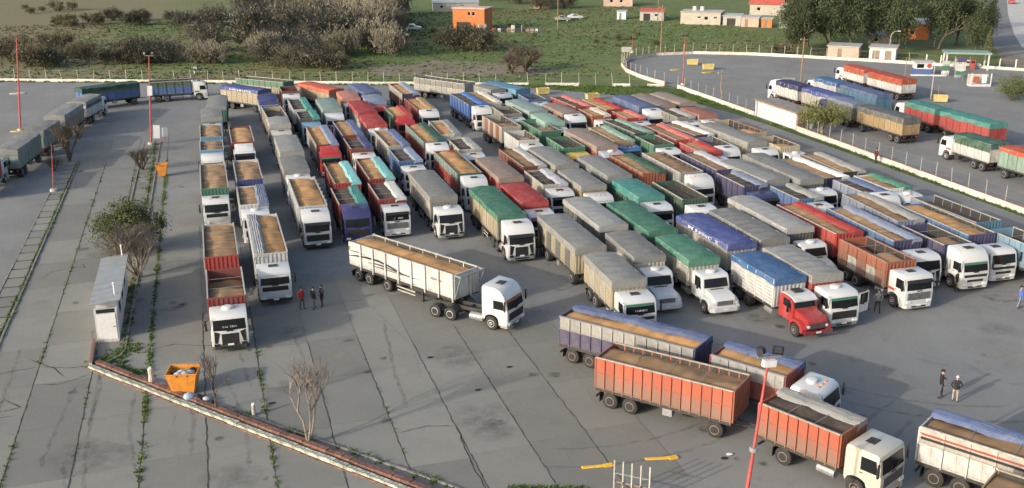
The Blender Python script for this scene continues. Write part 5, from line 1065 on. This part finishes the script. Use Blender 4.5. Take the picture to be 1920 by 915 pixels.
part('wall', 'wall_white', ki, lambda mb: (mb.box(0, 2.6, 0, .2, 0, 2.3), mb.box(0, .2, .2, 9.9, 0, 2.3), mb.box(2.4, 2.6, .2, 9.9, 0, 2.3), mb.box(0, 2.6, 9.9, 10.1, 0, 2.3)))
part('roof', 'roof_tar', ki, lambda mb: mb.box(-.35, 3.1, -.5, 10.7, 2.3, 2.46)); part('fascia', 'rim_dusty', ki, lambda mb: mb.box(-.37, -.355, -.5, 10.7, 2.26, 2.48)); part('pillar', 'wall_red', ki, lambda mb: mb.box(.1, .5, -.35, -.05, 0, 2.28)); part('pillar', 'wall_white', ki, lambda mb: mb.box(-.2, .05, 10.2, 10.45, 0, 2.28))
part('door', 'rim_dusty', ki, lambda mb: mb.box(1.2, 2.1, -.03, -.004, 0, 2.0))
def skip(name, label, x, y, w_, d_, h_, rz, mat, fill=True, flare=.28):
    t = thing(name, label, 'skip', (x, y, 0), rz); a0, b0 = w_/2-flare, d_/2-flare*.6
    def shell(mb):
        ro = lambda k, z: [(-a0-k*flare, -b0-k*flare*.6, z), (a0+k*flare, -b0-k*flare*.6, z), (a0+k*flare, b0+k*flare*.6, z), (-a0-k*flare, b0+k*flare*.6, z)]
        O0, O1 = ro(0, .1), ro(1, h_); I1 = [(x_*.94, y_*.94, h_) for x_, y_, z_ in O1]; I0 = [(x_*.9, y_*.9, h_*.45) for x_, y_, z_ in ro(.4, .2)]
        mb.loft([O0, O1, I1, I0])
    part('body', mat, t, shell)
    for s in (-1, 1): part('rib', mat, t, lambda mb: mb.box(s*(a0*.5)-.04, s*(a0*.5)+.04, -b0-flare*.62-.05, -b0-flare*.6+.05, h_-.12, h_+.03))
    part('rim', mat, t, lambda mb: (mb.box(-w_/2-.04, w_/2+.04, -d_/2-.04, -d_/2+.03, h_+.004, h_+.06), mb.box(-w_/2-.04, w_/2+.04, d_/2-.03, d_/2+.04, h_+.004, h_+.06), mb.box(-w_/2-.04, -w_/2+.03, -d_/2+.03, d_/2-.03, h_+.004, h_+.06), mb.box(w_/2-.03, w_/2+.04, -d_/2+.03, d_/2-.03, h_+.004, h_+.06)))
    return t
def blob(mb, c, s, seed, n=9):
    for i in range(n):
        pass
def bag_fn(seed, sx, sy, sz):
    def fn(mb):
        rings = []
        for i in range(7):
            ph = math.pi*i/6; rr = math.sin(ph)*(1 if i < 5 else .7)+.03
            rings.append([((rr*(1+.25*nz(math.cos(2*math.pi*j/12)*1.5, math.sin(2*math.pi*j/12)*1.5, seed+i*.4)))*sx*math.cos(2*math.pi*j/12), rr*sy*(1+.25*nz(j*.7, i, seed))*math.sin(2*math.pi*j/12), sz*(1-math.cos(ph))/2+.0) for j in range(12)])
        mb.loft(rings)
    return fn
skip('skip', 'orange rubbish skip heaped with bags beside the diagonal wall', -3.0, 60.6, 1.85, 1.5, 1.4, R(-12), 'orange_skip')
skip('skip', 'small orange skip with dark inside on the far slab joint', -5.6, 118, 1.25, 1.0, 1.35, R(-4), 'orange_skip')
simple('bag_white', (.4, .42, .44), .5, .15, 3); simple('bag_black', (.02, .02, .022), .4, .2, 3); simple('bag_blue', (.26, .36, .44), .5, .15, 3)
for i, (x, y, z, s, mt, lb) in enumerate(((-3.1, 60.6, 1.0, .42, 'bag_white', 'white rubbish bag on top of the orange skip'), (-2.6, 60.5, 1.0, .38, 'bag_blue', 'bluish rubbish bag in the right end of the orange skip'), (-3.5, 60.8, 1.05, .32, 'bag_black', 'black rubbish bag in the left end of the orange skip'),
      (-2.75, 59.1, 0, .5, 'bag_blue', 'pale blue rubbish bag on the ground before the orange skip'), (-2.2, 58.9, 0, .42, 'bag_black', 'black rubbish bag on the ground before the orange skip'), (-1.75, 58.6, 0, .34, 'bag_white', 'small white rubbish bag on the ground near the thin tree'), (-1.45, 58.2, 0, .26, 'bag_black', 'smallest black bag on the ground near the thin tree'))):
    tag(part('rubbish_bag', mt, None, bag_fn(i, s*.75, s*.65, s*1.1), 60, loc=(x, y, z)), lb, 'bag')
for i, (x, y) in enumerate(((-2.9, 60.3), (-2.45, 60.8), (-3.3, 60.35))): tag(part('rubbish_bag', ('bag_white', 'bag_black', 'bag_white')[i], None, bag_fn(20+i, .3, .26, .5), 60, loc=(x, y, .95)), ('grey-white bag at the front of the orange skip', 'dark bag at the back of the orange skip', 'crumpled pale bag at the front left of the orange skip')[i], 'bag')
st_ = thing('concrete_stump', 'rough grey concrete stump with a white cap left of the orange skip', 'stump', (-5.0, 62.0, 0)); part('block', 'conc', st_, lambda mb: mb.loft([[((.2+.05*nz(i, j, 2))*k*math.cos(2*math.pi*i/9), (.2+.05*nz(i, j, 5))*k*math.sin(2*math.pi*i/9), z_) for i in range(9)] for j, (z_, k) in enumerate(((-.05, 1.25), (.3, 1.0), (.8, .85), (1.15, .9), (1.2, .7)))])); part('cap', 'plate', st_, lambda mb: mb.box(-.12, .06, -.1, .08, 1.2, 1.26)); part('foot', 'conc', st_, lambda mb: mb.loft([[(-.4, -.3, -.02), (.9, -.25, -.02), (.9, .25, -.02), (-.4, .3, -.02)], [(-.3, -.2, .14), (.6, -.14, .1), (.6, .14, .1), (-.3, .2, .14)]]))
bo = thing('bollard', 'white concrete bollard on the slab joint behind the diagonal wall', 'bollard', (.9, 56.0, 0)); part('post', 'post_concrete', bo, lambda mb: mb.tube((0, 0, -.05), (0, 0, .7), .13, .1, 10)); part('cap', 'plate', bo, lambda mb: mb.tube((0, 0, .7), (0, 0, .8), .11, .06, 10))
for x, y, rz, lb in ((52.2, 155.2, .0, 'yellow tank by the green verge, left of three'), (57.9, 147.9, .1, 'yellow tank by the green verge, middle of three'), (64.8, 140.4, .1, 'yellow tank by the green verge, right of three'), (89.9, 177.3, -.3, 'yellow tank in the second yard near the far curve, left of two'), (89.9, 170.8, -.2, 'yellow tank in the second yard near the far curve, right of two'), (108.1, 129.4, -.5, 'yellow tank beside the pale metal pole in the second yard')):
    skip('tank', lb, x, y, 2.0, 1.0, 1.0, rz, 'yellow_tank', flare=.08)
rk = thing('steel_rack', 'grey steel rack of five upright bars at the bottom edge', 'rack', (17.9, 41.6, 0), R(-40))
for k in range(5):
    p_ = part('upright', 'post_concrete', rk, lambda mb: mb.box(k*.46-.035, k*.46+.035, -.035, .035, -.02, 2.05)); 
    if k % 2: part('brace', 'rim_dusty', p_, lambda mb: mb.tube((k*.46, -.04, .9), (k*.46-.05, -.75, 0), .03, n=6))
for k in range(4): part('tie_bar', 'roof_metal', rk, lambda mb: mb.box(k*.46+.037, k*.46+.423, -.012, .012, 1.3, 1.34))
part('lower_rail', 'rim_dusty', rk, lambda mb: mb.box(-.03, 1.87, .04, .1, .75, .83))
for i, (x, y, lb) in enumerate(((25.5, 43.5, 'crumpled white litter on the asphalt below the orange trailer'), (25.0, 43.2, 'grey scrap of litter on the asphalt below the orange trailer'), (2.0, 57.2, 'dark rag on the slab joint'), (12.6, 60.8, 'black scrap on the open slabs'), (14.4, 55.2, 'black oil rag on the open concrete'), (17.2, 57.8, 'black rag near the middle of the open concrete'))):
    tag(part('litter', 'plate' if i == 0 else 'bag_black', None, bag_fn(60+i, .2, .13, .07), 60, loc=(x, y, .008)), lb, 'litter')

# ------------------------------------------------------------------ houses and the fuel station
simple('brick_orange', (.5, .17, .06), .9, .2, 2); simple('plaster', (.38, .35, .3), .9, .15, 1); simple('plaster_grey', (.36, .35, .33), .9, .18, 1); simple('roof_red', (.42, .09, .06), .8, .25, 1.5); simple('sheet_roof', (.38, .38, .37), .5, .2, 1.5); simple('plaster_pink', (.46, .33, .27), .9, .15, 1)
def house(label, x, y, w_, d_, h_, rz, wm_, roof, rm, holes, gable=0, name='house', doors=()):
    """front wall with real openings along -y; holes = (x0, x1, z0, z1)"""
    t = thing(name, label, 'house', (x, y, -.12), rz)
    xs = sorted({0, w_, *[q for h in holes for q in h[:2]]}); zs = sorted({0, h_, *[q for h in holes for q in h[2:]]})
    def front(mb):
        for i in range(len(xs)-1):
            for j in range(len(zs)-1):
                cx_, cz_ = (xs[i]+xs[i+1])/2, (zs[j]+zs[j+1])/2
                if any(h[0] < cx_ < h[1] and h[2] < cz_ < h[3] for h in holes): continue
                mb.box(xs[i], xs[i+1], 0, .2, zs[j], zs[j+1])
    part('wall', wm_, t, front)
    part('wall', wm_, t, lambda mb: (mb.box(0, .2, .2, d_, 0, h_), mb.box(w_-.2, w_, .2, d_, 0, h_), mb.box(.2, w_-.2, d_-.2, d_, 0, h_)))
    for h in holes:
        if h[2] > .3:
            wn = part('window', 'plate', t, lambda mb: (mb.box(h[0], h[1], .08, .12, h[2], h[2]+.06), mb.box(h[0], h[1], .08, .12, h[3]-.06, h[3]), mb.box(h[0], h[0]+.06, .08, .12, h[2]+.06, h[3]-.06), mb.box(h[1]-.06, h[1], .08, .12, h[2]+.06, h[3]-.06))); part('pane', 'glass', wn, lambda mb: mb.box(h[0]+.06, h[1]-.06, .09, .11, h[2]+.06, h[3]-.06))
        else: part('door', 'rim_dusty' if h[1]-h[0] < 1.6 else 'dark', t, lambda mb: mb.box(h[0], h[1], .12 if h[1]-h[0] < 1.6 else .19, .16 if h[1]-h[0] < 1.6 else .2, h[2], h[3]))  # wide openings get a dark sheet painted as the shaded inside, no door leaf
    if gable: part('roof', rm, t, lambda mb: mb.loft([[(-.4, -.4, h_), (-.4, d_/2, h_+gable), (-.4, d_+.4, h_), (-.4, d_+.4, h_+.12), (-.4, d_/2, h_+gable+.14), (-.4, -.4, h_+.12)], [(w_+.4, -.4, h_), (w_+.4, d_/2, h_+gable), (w_+.4, d_+.4, h_), (w_+.4, d_+.4, h_+.12), (w_+.4, d_/2, h_+gable+.14), (w_+.4, -.4, h_+.12)]]))
    else: part('roof', rm, t, lambda mb: mb.loft([[(-.2, -.25, h_), (w_+.2, -.25, h_), (w_+.2, d_+.25, h_+roof), (-.2, d_+.25, h_+roof)], [(-.2, -.25, h_+.14), (w_+.2, -.25, h_+.14), (w_+.2, d_+.25, h_+roof+.14), (-.2, d_+.25, h_+roof+.14)]]))
    return t
CA = R(-17)
h1 = house('tall orange brick house with a dark ground-floor opening', 61.0, 252.5, 8.4, 6, 5.2, R(-35), 'brick_orange', .1, 'plaster_pink', [(1, 4.6, 0, 2), (4, 4.7, 3.6, 4.6), (5.1, 5.9, 3.6, 4.6)])
part('parapet', 'plaster_pink', h1, lambda mb: mb.box(-.15, 8.55, -.2, .0, 5.34, 5.6))
house('long low grey house with a pale sheet roof behind the orange house', 66.6, 300, 13.5, 6, 2.6, R(-10), 'plaster_grey', .7, 'sheet_roof', [(2, 3, 1.2, 2), (8, 9.2, 1.2, 2)])
h3 = house('long cream flat-roofed house with three small windows', 120.8, 246.3, 10.4, 5.5, 3.1, R(-37), 'plaster', .15, 'plaster_grey', [(4.4, 5.4, 1.6, 2.1), (6.2, 7.2, 1.2, 2.1), (8.6, 9.6, 1.6, 2.1)])
for k in (3, 5): part('water_tank', 'plate', h3, lambda mb: mb.tube((k, 3.5, 3.35), (k, 3.5, 4.3), .5, n=12))
house('lean-to with a pale roof right of the long cream house', 129.4, 239.2, 4.5, 4, 2.4, R(-37), 'plaster_grey', .3, 'sheet_roof', [(1, 3.2, 0, 1.9)])
house('pinkish shed right of the lean-to', 132.4, 235.2, 4.4, 4, 2.3, R(-37), 'plaster_pink', .2, 'sheet_roof', [(1, 1.8, 0, 1.9)])
house('small orange brick shed beside the pinkish shed', 136.3, 231.8, 2.6, 3, 2.1, R(-37), 'brick_orange', .2, 'plaster_grey', [(.8, 1.6, 0, 1.8)])
house('two-storey grey house at the edge of the evergreen grove', 139.8, 229.2, 7, 6, 5.0, R(-37), 'plaster_grey', .6, 'sheet_roof', [(1.2, 2, 1.2, 2.2), (3.2, 4, 3.2, 4.2), (5, 5.8, 3.2, 4.2)])
house('house with an orange-red gable roof at the top of the picture', 150, 262, 9, 7, 3, R(-37), 'plaster', 0, 'roof_red', [(2, 3, 1.2, 2.2)], 1.8)
house('low shed with a red sheet roof near the far wooden pole', 114.2, 257.6, 6.4, 4, 2.4, R(-30), 'plaster_grey', .5, 'roof_red', [(1, 2.8, 0, 1.9), (4, 5, 1.2, 1.9)])
house('tiny white shed left of the red-roofed shed', 109.8, 263, 2.4, 2.4, 2.0, R(-30), 'plate', .2, 'sheet_roof', [(.6, 1.3, 0, 1.7)])
house('brown brick house at the top edge above the field', 121, 301, 9, 6, 3, R(-25), 'plaster_pink', .4, 'plaster_grey', [(2, 3, 1.2, 2.1), (5, 6, 1.2, 2.1)])
house('tan walled shed behind the far white wall', 121, 179.4, 6, 4, 2.2, R(-42), 'plaster_pink', .2, 'sheet_roof', [(2, 2.8, 0, 1.8)])
house('pale blue shed with arched openings behind the far white wall', 127.4, 174.6, 5, 4, 2.2, R(-42), 'wall_white', .2, 'sheet_roof', [(.6, 2, 0, 1.7), (3, 4.2, 0, 1.7)])
house('white-roofed shed half hidden in the evergreen grove', 139.5, 192, 5, 4, 2.4, R(-42), 'plaster_grey', .8, 'sheet_roof', [(1, 2, 1, 1.8)])
house('small house with a red front among the evergreens', 155, 200, 5, 5, 3.4, R(-42), 'brick_orange', .8, 'sheet_roof', [(1, 2, 1, 2)])
house('pink roadside house at the top of the dirt track', 98, 301, 5, 5, 3.2, R(-20), 'plaster_pink', .3, 'sheet_roof', [(1, 2, 1, 2)])
# fuel station corner
def totem(label, x, y, rz, w_, h_, cols, legs=False):
    t = thing('sign_board', label, 'sign', (x, y, 0), rz); z = .9 if legs else 0; n = len(cols)
    for k, c in enumerate(cols): part('panel', M(c), t, lambda mb: mb.box(-w_/2, w_/2, -.12, .12, z+k*h_/n, z+(k+1)*h_/n-.02))
    for s in (-1, 1): part('leg', 'steel_grey', t, lambda mb: mb.box(s*w_*.35-.05, s*w_*.35+.05, -.05, .05, -.05, z+.02))
    for k in range(2): marks(t, 'black_print' if k else 'white_print', -w_*.35, w_*.35, -.124, z+h_*(.2+.45*k), z+h_*(.32+.45*k), 5, int(x)+k)
    return t
totem('purple, white and green sign board on legs at the fuel station', 125.4, 146, R(-20), 1.6, 3.0, ('green', 'white', 'white', 'purple'), True); totem('white and green pillar sign at the fuel station', 126.6, 151.2, R(-20), 1.3, 2.6, ('white', 'green', 'white')); totem('white pillar sign with dark emblem at the fuel station', 127.2, 148.6, R(-20), 1.1, 2.4, ('white', 'lightgrey', 'white'))
totem('white notice board on posts in the second yard near the blue trucks', 90.6, 144.4, R(-15), 2.0, 1.5, ('white', 'lightgrey'), True); totem('white notice board near the far curve of the second yard', 82.6, 192.4, R(-15), 2.0, 1.0, ('offwhite', 'white'), True)
fk = thing('fuel_kiosk', 'blue and white fuel kiosk with a round emblem', 'kiosk', (121.6, 153.2, 0), R(-25))
part('base', M('royal'), fk, lambda mb: mb.box(0, 3.2, 0, 2.2, .0, 1.1)); part('wall', 'wall_white', fk, lambda mb: mb.box(.1, 3.1, .1, 2.1, 1.1, 2.3)); part('roof', 'sheet_roof', fk, lambda mb: mb.box(-.2, 3.4, -.2, 2.4, 2.3, 2.45)); part('emblem', M('red'), fk, lambda mb: mb.tube((2.5, .1, 1.7), (2.5, .04, 1.7), .4, n=16)); part('window', 'glass', fk, lambda mb: mb.box(.4, 1.6, .08, .1, 1.3, 2.0))
part('plinth', 'wall_white', fk, lambda mb: mb.box(-.6, 5.4, -.7, -.1, -.02, .2))
cp = thing('fuel_canopy', 'low pale canopy on white posts behind the fuel kiosk', 'canopy', (131, 157, 0), R(-30))
part('roof', M('ltgreen'), cp, lambda mb: mb.box(0, 8, 0, 4, 2.9, 3.2)); 
for xx, yy_ in ((.4, .4), (7.6, .4), (.4, 3.6), (7.6, 3.6)): part('post', 'wall_white', cp, lambda mb: mb.box(xx-.12, xx+.12, yy_-.12, yy_+.12, -.05, 2.9))
for k in range(2):
    pu = part('fuel_pump', M('red' if k else 'white'), cp, lambda mb: mb.box(2.2+k*2.6, 3.1+k*2.6, 1.7, 2.3, 0, 1.7)); part('display', 'dark', pu, lambda mb: mb.box(2.35+k*2.6, 2.95+k*2.6, 1.68, 1.697, 1.1, 1.5))
gb_ = thing('weigh_booth', 'small white open booth with orange board in the second yard', 'booth', (122.4, 139.8, 0), R(-20))
part('base', 'wall_white', gb_, lambda mb: mb.box(0, 3.4, 0, 1.6, 0, .35)); part('post', 'wall_white', gb_, lambda mb: mb.box(0, .15, 0, .15, .35, 2.2)); part('post', 'wall_white', gb_, lambda mb: mb.box(3.25, 3.4, 0, .15, .35, 2.2)); part('board', M('orange'), gb_, lambda mb: mb.box(.6, 1.5, .3, .5, .6, 1.6)); part('board', 'plate', gb_, lambda mb: mb.box(2.0, 2.7, .3, .5, .6, 1.9)); part('back', 'conc', gb_, lambda mb: mb.box(0, 3.4, 1.4, 1.6, .35, 1.9))
wall('perimeter_wall', 'white posts and low wall beyond the fuel station', [(132, 163), (141, 154), (152, 142)], .5, .2, 2.6, 'wall_paint', (2.0, .12, 'wall_paint'))
kerb('low white barrier at the right edge below the fuel station', [(126, 132.5), (131, 128), (136, 122)], 1.4, .35, .25)
# cars
def car(label, x, y, rz, col, pick=False):
    t = thing('car', label, 'car', (x, y, -.05), rz)
    pr = [(0, .35), (.02, .75), (.25, .92), (1.15, 1.0), (1.75, 1.42), (3.1, 1.45), (3.8, 1.05), (4.25, .98), (4.3, .4)] if not pick else [(0, .4), (.02, .85), (.25, 1.0), (1.3, 1.08), (1.85, 1.62), (2.9, 1.64), (3.1, 1.05), (5.0, 1.05), (5.05, .45)]
    part('body', M('cab:'+col), t, lambda mb: mb.side(pr, [(-.86, .94), (-.78, 1), (.78, 1), (.86, .94)]), 35)
    L = pr[-1][0]
    for s in (-1, 1):
        part('side_window', 'glass', t, lambda mb: poly_x(mb, [(1.5, 1.02), (2.85, 1.02), (2.75, 1.34), (1.85, 1.34)], s*.84, s*.868)); part('headlight', 'lamp_clear', t, lambda mb: mb.box(s*.6-.14, s*.6+.14, -.02, .06, .66, .8))
        for y_ in (.85, L-.85):
            o = obj('wheel', cached(('cwheel', 1), lambda mb: mb.lathe_x([(-.1, .2), (-.1, .3), (.1, .3), (.1, .2)], 16)), 'tyre', t, (s*.76, y_, .3)); obj('hub', cached(('chub', 1), lambda mb: mb.lathe_x([(-.105, .2), (-.09, .05), (.09, .05), (.105, .2)], 12)), 'rim', o)
    part('windscreen', 'glass', t, lambda mb: patch(mb, 1.2, 1.04, 1.74, 1.38, .7, .6, .02, .012, 4)); return t
car('white pickup parked left of the orange brick house', 53, 253.4, R(70), 'white', True); car('silver pickup parked beyond the fuel station', 138.8, 156.6, R(60), 'silver', True); car('dark car on the road at the top right corner', 232, 262, R(140), 'dgrey'); car('red car beside the road at the top right corner', 246, 268, R(140), 'red')
car('grey car parked between the far sheds', 96, 262, R(60), 'grey'); car('white car parked among the far sheds', 101, 266, R(75), 'white')
# junk beside the orange house
jr = random.Random(12)
JN = [('fridge', 'white'), ('door_panel', 'white'), ('crate', 'black'), ('crate', 'brick'), ('washing_machine', 'white'), ('crate', 'dgrey'), ('pallet', 'tan'), ('fridge', 'offwhite'), ('crate', 'black'), ('door_panel', 'offwhite'), ('crate', 'salmon'), ('washing_machine', 'lightgrey'), ('crate', 'white'), ('pallet', 'dgrey')]
for k, (nm, c) in enumerate(JN):
    px = 66.5+k*1.05; py = 246.6-k*.55+jr.uniform(-.4, .4); h_ = {'fridge': 1.7, 'door_panel': 1.9, 'crate': .9, 'washing_machine': .9, 'pallet': 1.1}[nm]; w_ = jr.uniform(.6, 1.0)
    t = thing(nm, '%s %s in the junk row right of the orange house, item %s' % (cw(c), nm.replace('_', ' '), 'near the house' if k < 5 else 'mid row' if k < 10 else 'far right'), 'junk', (px, py, -.12), jr.uniform(-.6, .6), 'junk beside the orange house')
    d_ = .12 if nm in ('door_panel', 'pallet') else w_*.8
    part('body', M(c), t, lambda mb: mb.loft([[(-w_/2, -d_/2, 0), (w_/2, -d_/2, 0), (w_/2, d_/2, 0), (-w_/2, d_/2, 0)], [(-w_/2, -d_/2+.05, h_), (w_/2, -d_/2+.05, h_), (w_/2, d_/2+.05, h_), (-w_/2, d_/2+.05, h_)]])); part('front_panel', M('dgrey'), t, lambda mb: mb.box(-w_*.35, w_*.35, -d_/2-.03, -d_/2-.005, h_*.2, h_*.45))

# ------------------------------------------------------------------ people and a horse
def skin_mesh(name, verts, edges, rad, sub=1, root=0):
    me = bpy.data.meshes.new('tmp'); me.from_pydata(verts, edges, []); o = bpy.data.objects.new('tmp', me); COL.objects.link(o)
    md = o.modifiers.new('s', 'SKIN'); md.use_smooth_shade = True; sv = me.skin_vertices[0].data if me.skin_vertices else None
    if sv is None:
        bm_ = __import__('bmesh').new(); bm_.from_mesh(me); bm_.verts.layers.skin.verify(); bm_.to_mesh(me); bm_.free(); sv = me.skin_vertices[0].data
    for i, r_ in enumerate(rad): sv[i].radius = r_ if isinstance(r_, tuple) else (r_, r_); sv[i].use_root = (i == root)
    s2 = o.modifiers.new('d', 'SUBSURF'); s2.levels = sub; s2.render_levels = sub
    dg = bpy.context.evaluated_depsgraph_get(); out = bpy.data.meshes.new_from_object(o.evaluated_get(dg)); out.name = name
    bpy.data.objects.remove(o); bpy.data.meshes.remove(me); return out
PPL = {}
def cloth(c):
    k = 'cloth_%g_%g_%g' % c
    return _m.get(k) or simple(k, c, .85, .2, 8)
def person(label, x, y, rz, top, legs, hood=None, arms='down', stride=.1, h=1.75, z=0):
    """one continuous body; jacket, trousers, shoes and skin by material"""
    s = h/1.75; a1 = {'down': ((.25, .0, 1.12), (.24, -.08, .86)), 'phone': ((.26, -.06, 1.14), (.12, -.26, 1.2)), 'hip': ((.34, .06, 1.16), (.2, -.06, 1.0))}[arms]
    V = [(0, 0, .95), (0, .01, 1.12), (0, .02, 1.32), (0, .01, 1.46), (0, -.01, 1.54), (0, -.03, 1.66), (0, -.02, 1.74)]
    rd = [(.15, .115), (.145, .11), (.17, .12), (.1, .09), (.055, .06), (.085, .1), (.05, .06)]
    E_ = [(0, 1), (1, 2), (2, 3), (3, 4), (4, 5), (5, 6)]
    for sgn in (-1, 1):
        n = len(V); e, w_ = a1 if not (arms == 'phone' and sgn < 0) else ((.25, .0, 1.12), (.24, -.08, .86))
        V += [(sgn*.19, .02, 1.4), (sgn*e[0], e[1], e[2]), (sgn*w_[0], w_[1], w_[2]), (sgn*w_[0]*.97, w_[1]-.04, w_[2]-.08), (sgn*w_[0]*.96, w_[1]-.06, w_[2]-.15)]
        rd += [.075, .052, .038, (.022, .042), (.014, .034)]; E_ += [(2, n), (n, n+1), (n+1, n+2), (n+2, n+3), (n+3, n+4)]
        n = len(V); st = stride*sgn
        V += [(sgn*.1, 0, .86), (sgn*.11, -st*.6-.03, .5), (sgn*.115, -st+.02, .1), (sgn*.12, -st-.0, .05), (sgn*.125, -st-.16, .04)]
        rd += [.1, .065, .045, .05, .035]; E_ += [(0, n), (n, n+1), (n+1, n+2), (n+2, n+3), (n+3, n+4)]
    me = skin_mesh('body', V, E_, rd)
    mats = [cloth(top), cloth(legs), cloth((.03, .025, .02)), _m['skin']]
    me.materials.clear()
    for _ in mats: me.materials.append(None)
    for p in me.polygons:
        c = p.center; p.use_smooth = True
        p.material_index = 3 if c.z > 1.5 or (abs(c.x) > .1 and c.y < -.05 and .66 < c.z < .82 and abs(c.x) > .2) or (arms == 'phone' and c.y < -.24) else 0 if c.z > .9 or abs(c.x) > .21 else 2 if c.z < .1 else 1
    t = thing('person', label, 'person', (x, y, z), rz); t.scale = (s,)*3
    obj('body', me, mats, t)
    part('hair' if hood is None else 'hat', 'hair' if hood is None else cloth(hood), t, lambda mb: mb.loft([[(.1*k*math.cos(2*math.pi*i/12), -.01+.115*k*math.sin(2*math.pi*i/12)+.015, zz) for i in range(12)] for zz, k in ((1.66, 1.0), (1.72, 1.02), (1.78, .8), (1.81, .3))]), 60)
    part('face', 'skin', t, lambda mb: (mb.loft([[(-.018, -.115, 1.63), (.018, -.115, 1.63), (.012, -.115, 1.68), (-.012, -.115, 1.68)], [(-.012, -.15, 1.635), (.012, -.15, 1.635), (.006, -.13, 1.67), (-.006, -.13, 1.67)]]), mb.box(-.1, -.085, -.04, .0, 1.63, 1.69), mb.box(.085, .1, -.04, .0, 1.63, 1.69)))
    for sgn in (-1, 1): part('eye', 'hair', t, lambda mb: mb.box(sgn*.035-.012, sgn*.035+.012, -.125, -.11, 1.672, 1.685))
    return t
person('person in a red jacket standing right of the front white tractor', 5.35, 72.2, R(40), (.45, .03, .03), (.1, .08, .07), arms='hip')
person('person in black jacket and grey trousers, left of the dark-clothed pair', 6.2, 72.0, R(120), (.015, .015, .018), (.13, .13, .14), arms='down', stride=.16)
person('person in black with red sleeve, right of the dark-clothed pair', 6.85, 72.25, R(-60), (.03, .014, .018), (.015, .015, .018), (.015, .015, .018), 'phone')
person('tall person in dark jacket standing on the open asphalt, lower right', 41.0, 45.8, R(60), (.025, .012, .022), (.1, .1, .13), None, 'phone', .12, 1.85)
person('shorter person in white sleeves, black vest and pale trousers, lower right', 41.5, 45.1, R(150), (.025, .025, .028), (.42, .36, .28), (.5, .5, .48), 'hip', .08, 1.68)
person('person in grey top walking in front of the rust-sided truck', 45.9, 58.8, R(-20), (.2, .21, .21), (.03, .035, .03), None, 'hip', .2)
person('person in pale shirt beside the walking one near the open truck door', 45.4, 59.5, R(30), (.35, .35, .36), (.04, .04, .05), None, 'down', .14)
person('person in black standing between the white high-roof trucks', 54.4, 60.6, R(10), (.02, .015, .015), (.03, .03, .03), None, 'down')
person('person in a blue top on the asphalt at the right edge', 56.4, 56.3, R(70), (.08, .14, .4), (.16, .19, .27), None, 'down', .14)
person('person in dark clothes between the green and grey tarped trucks', 26.05, 78.4, R(0), (.06, .05, .04), (.03, .03, .035), None, 'down')
person('person in dark red clothes standing at the dividing wall', 74.4, 98.6, R(-80), (.1, .015, .02), (.02, .02, .02), (.015, .015, .015), 'down')
hv = [(0, 0, 1.15), (0, .5, 1.12), (0, 1.0, 1.15), (0, 1.25, 1.1), (0, -.25, 1.3), (0, -.6, 1.25), (0, -.8, .9), (0, -.92, .62)]; he = [(0, 1), (1, 2), (2, 3), (0, 4), (4, 5), (5, 6), (6, 7)]; hr = [.26, .28, .26, .12, .17, .12, .12, .07]
for sx, yy_ in ((-.15, .0), (.15, .0), (-.15, 1.05), (.15, 1.05)):
    n = len(hv); hv += [(sx, yy_, .85), (sx, yy_+(.08 if yy_ > .5 else -.03), .5), (sx, yy_, .06)]; hr += [.1, .055, .05]; he += [(0 if yy_ < .5 else 2, n), (n, n+1), (n+1, n+2)]
hm = skin_mesh('body', hv, he, hr); hm.materials.clear(); [hm.materials.append(None) for _ in range(2)]
for p in hm.polygons: p.use_smooth = True; p.material_index = 1 if nz(p.center.x*2, p.center.y*2.2, p.center.z*2+3) > .05 else 0
hs_ = thing('horse', 'white and black piebald horse grazing beyond the back wall', 'horse', (-1.7, 196.3, -.12), R(-70)); obj('body', hm, ['plate', 'bag_black'], hs_)
part('tail', 'hair', hs_, lambda mb: mb.tube((0, 1.32, 1.1), (0, 1.45, .5), .05, .02)); part('mane', 'hair', hs_, lambda mb: mb.side([(-.25, 1.45), (-.6, 1.38), (-.8, 1.02), (-.72, .98), (-.5, 1.2), (-.25, 1.35)], [(-.02, 1), (.02, 1)]))
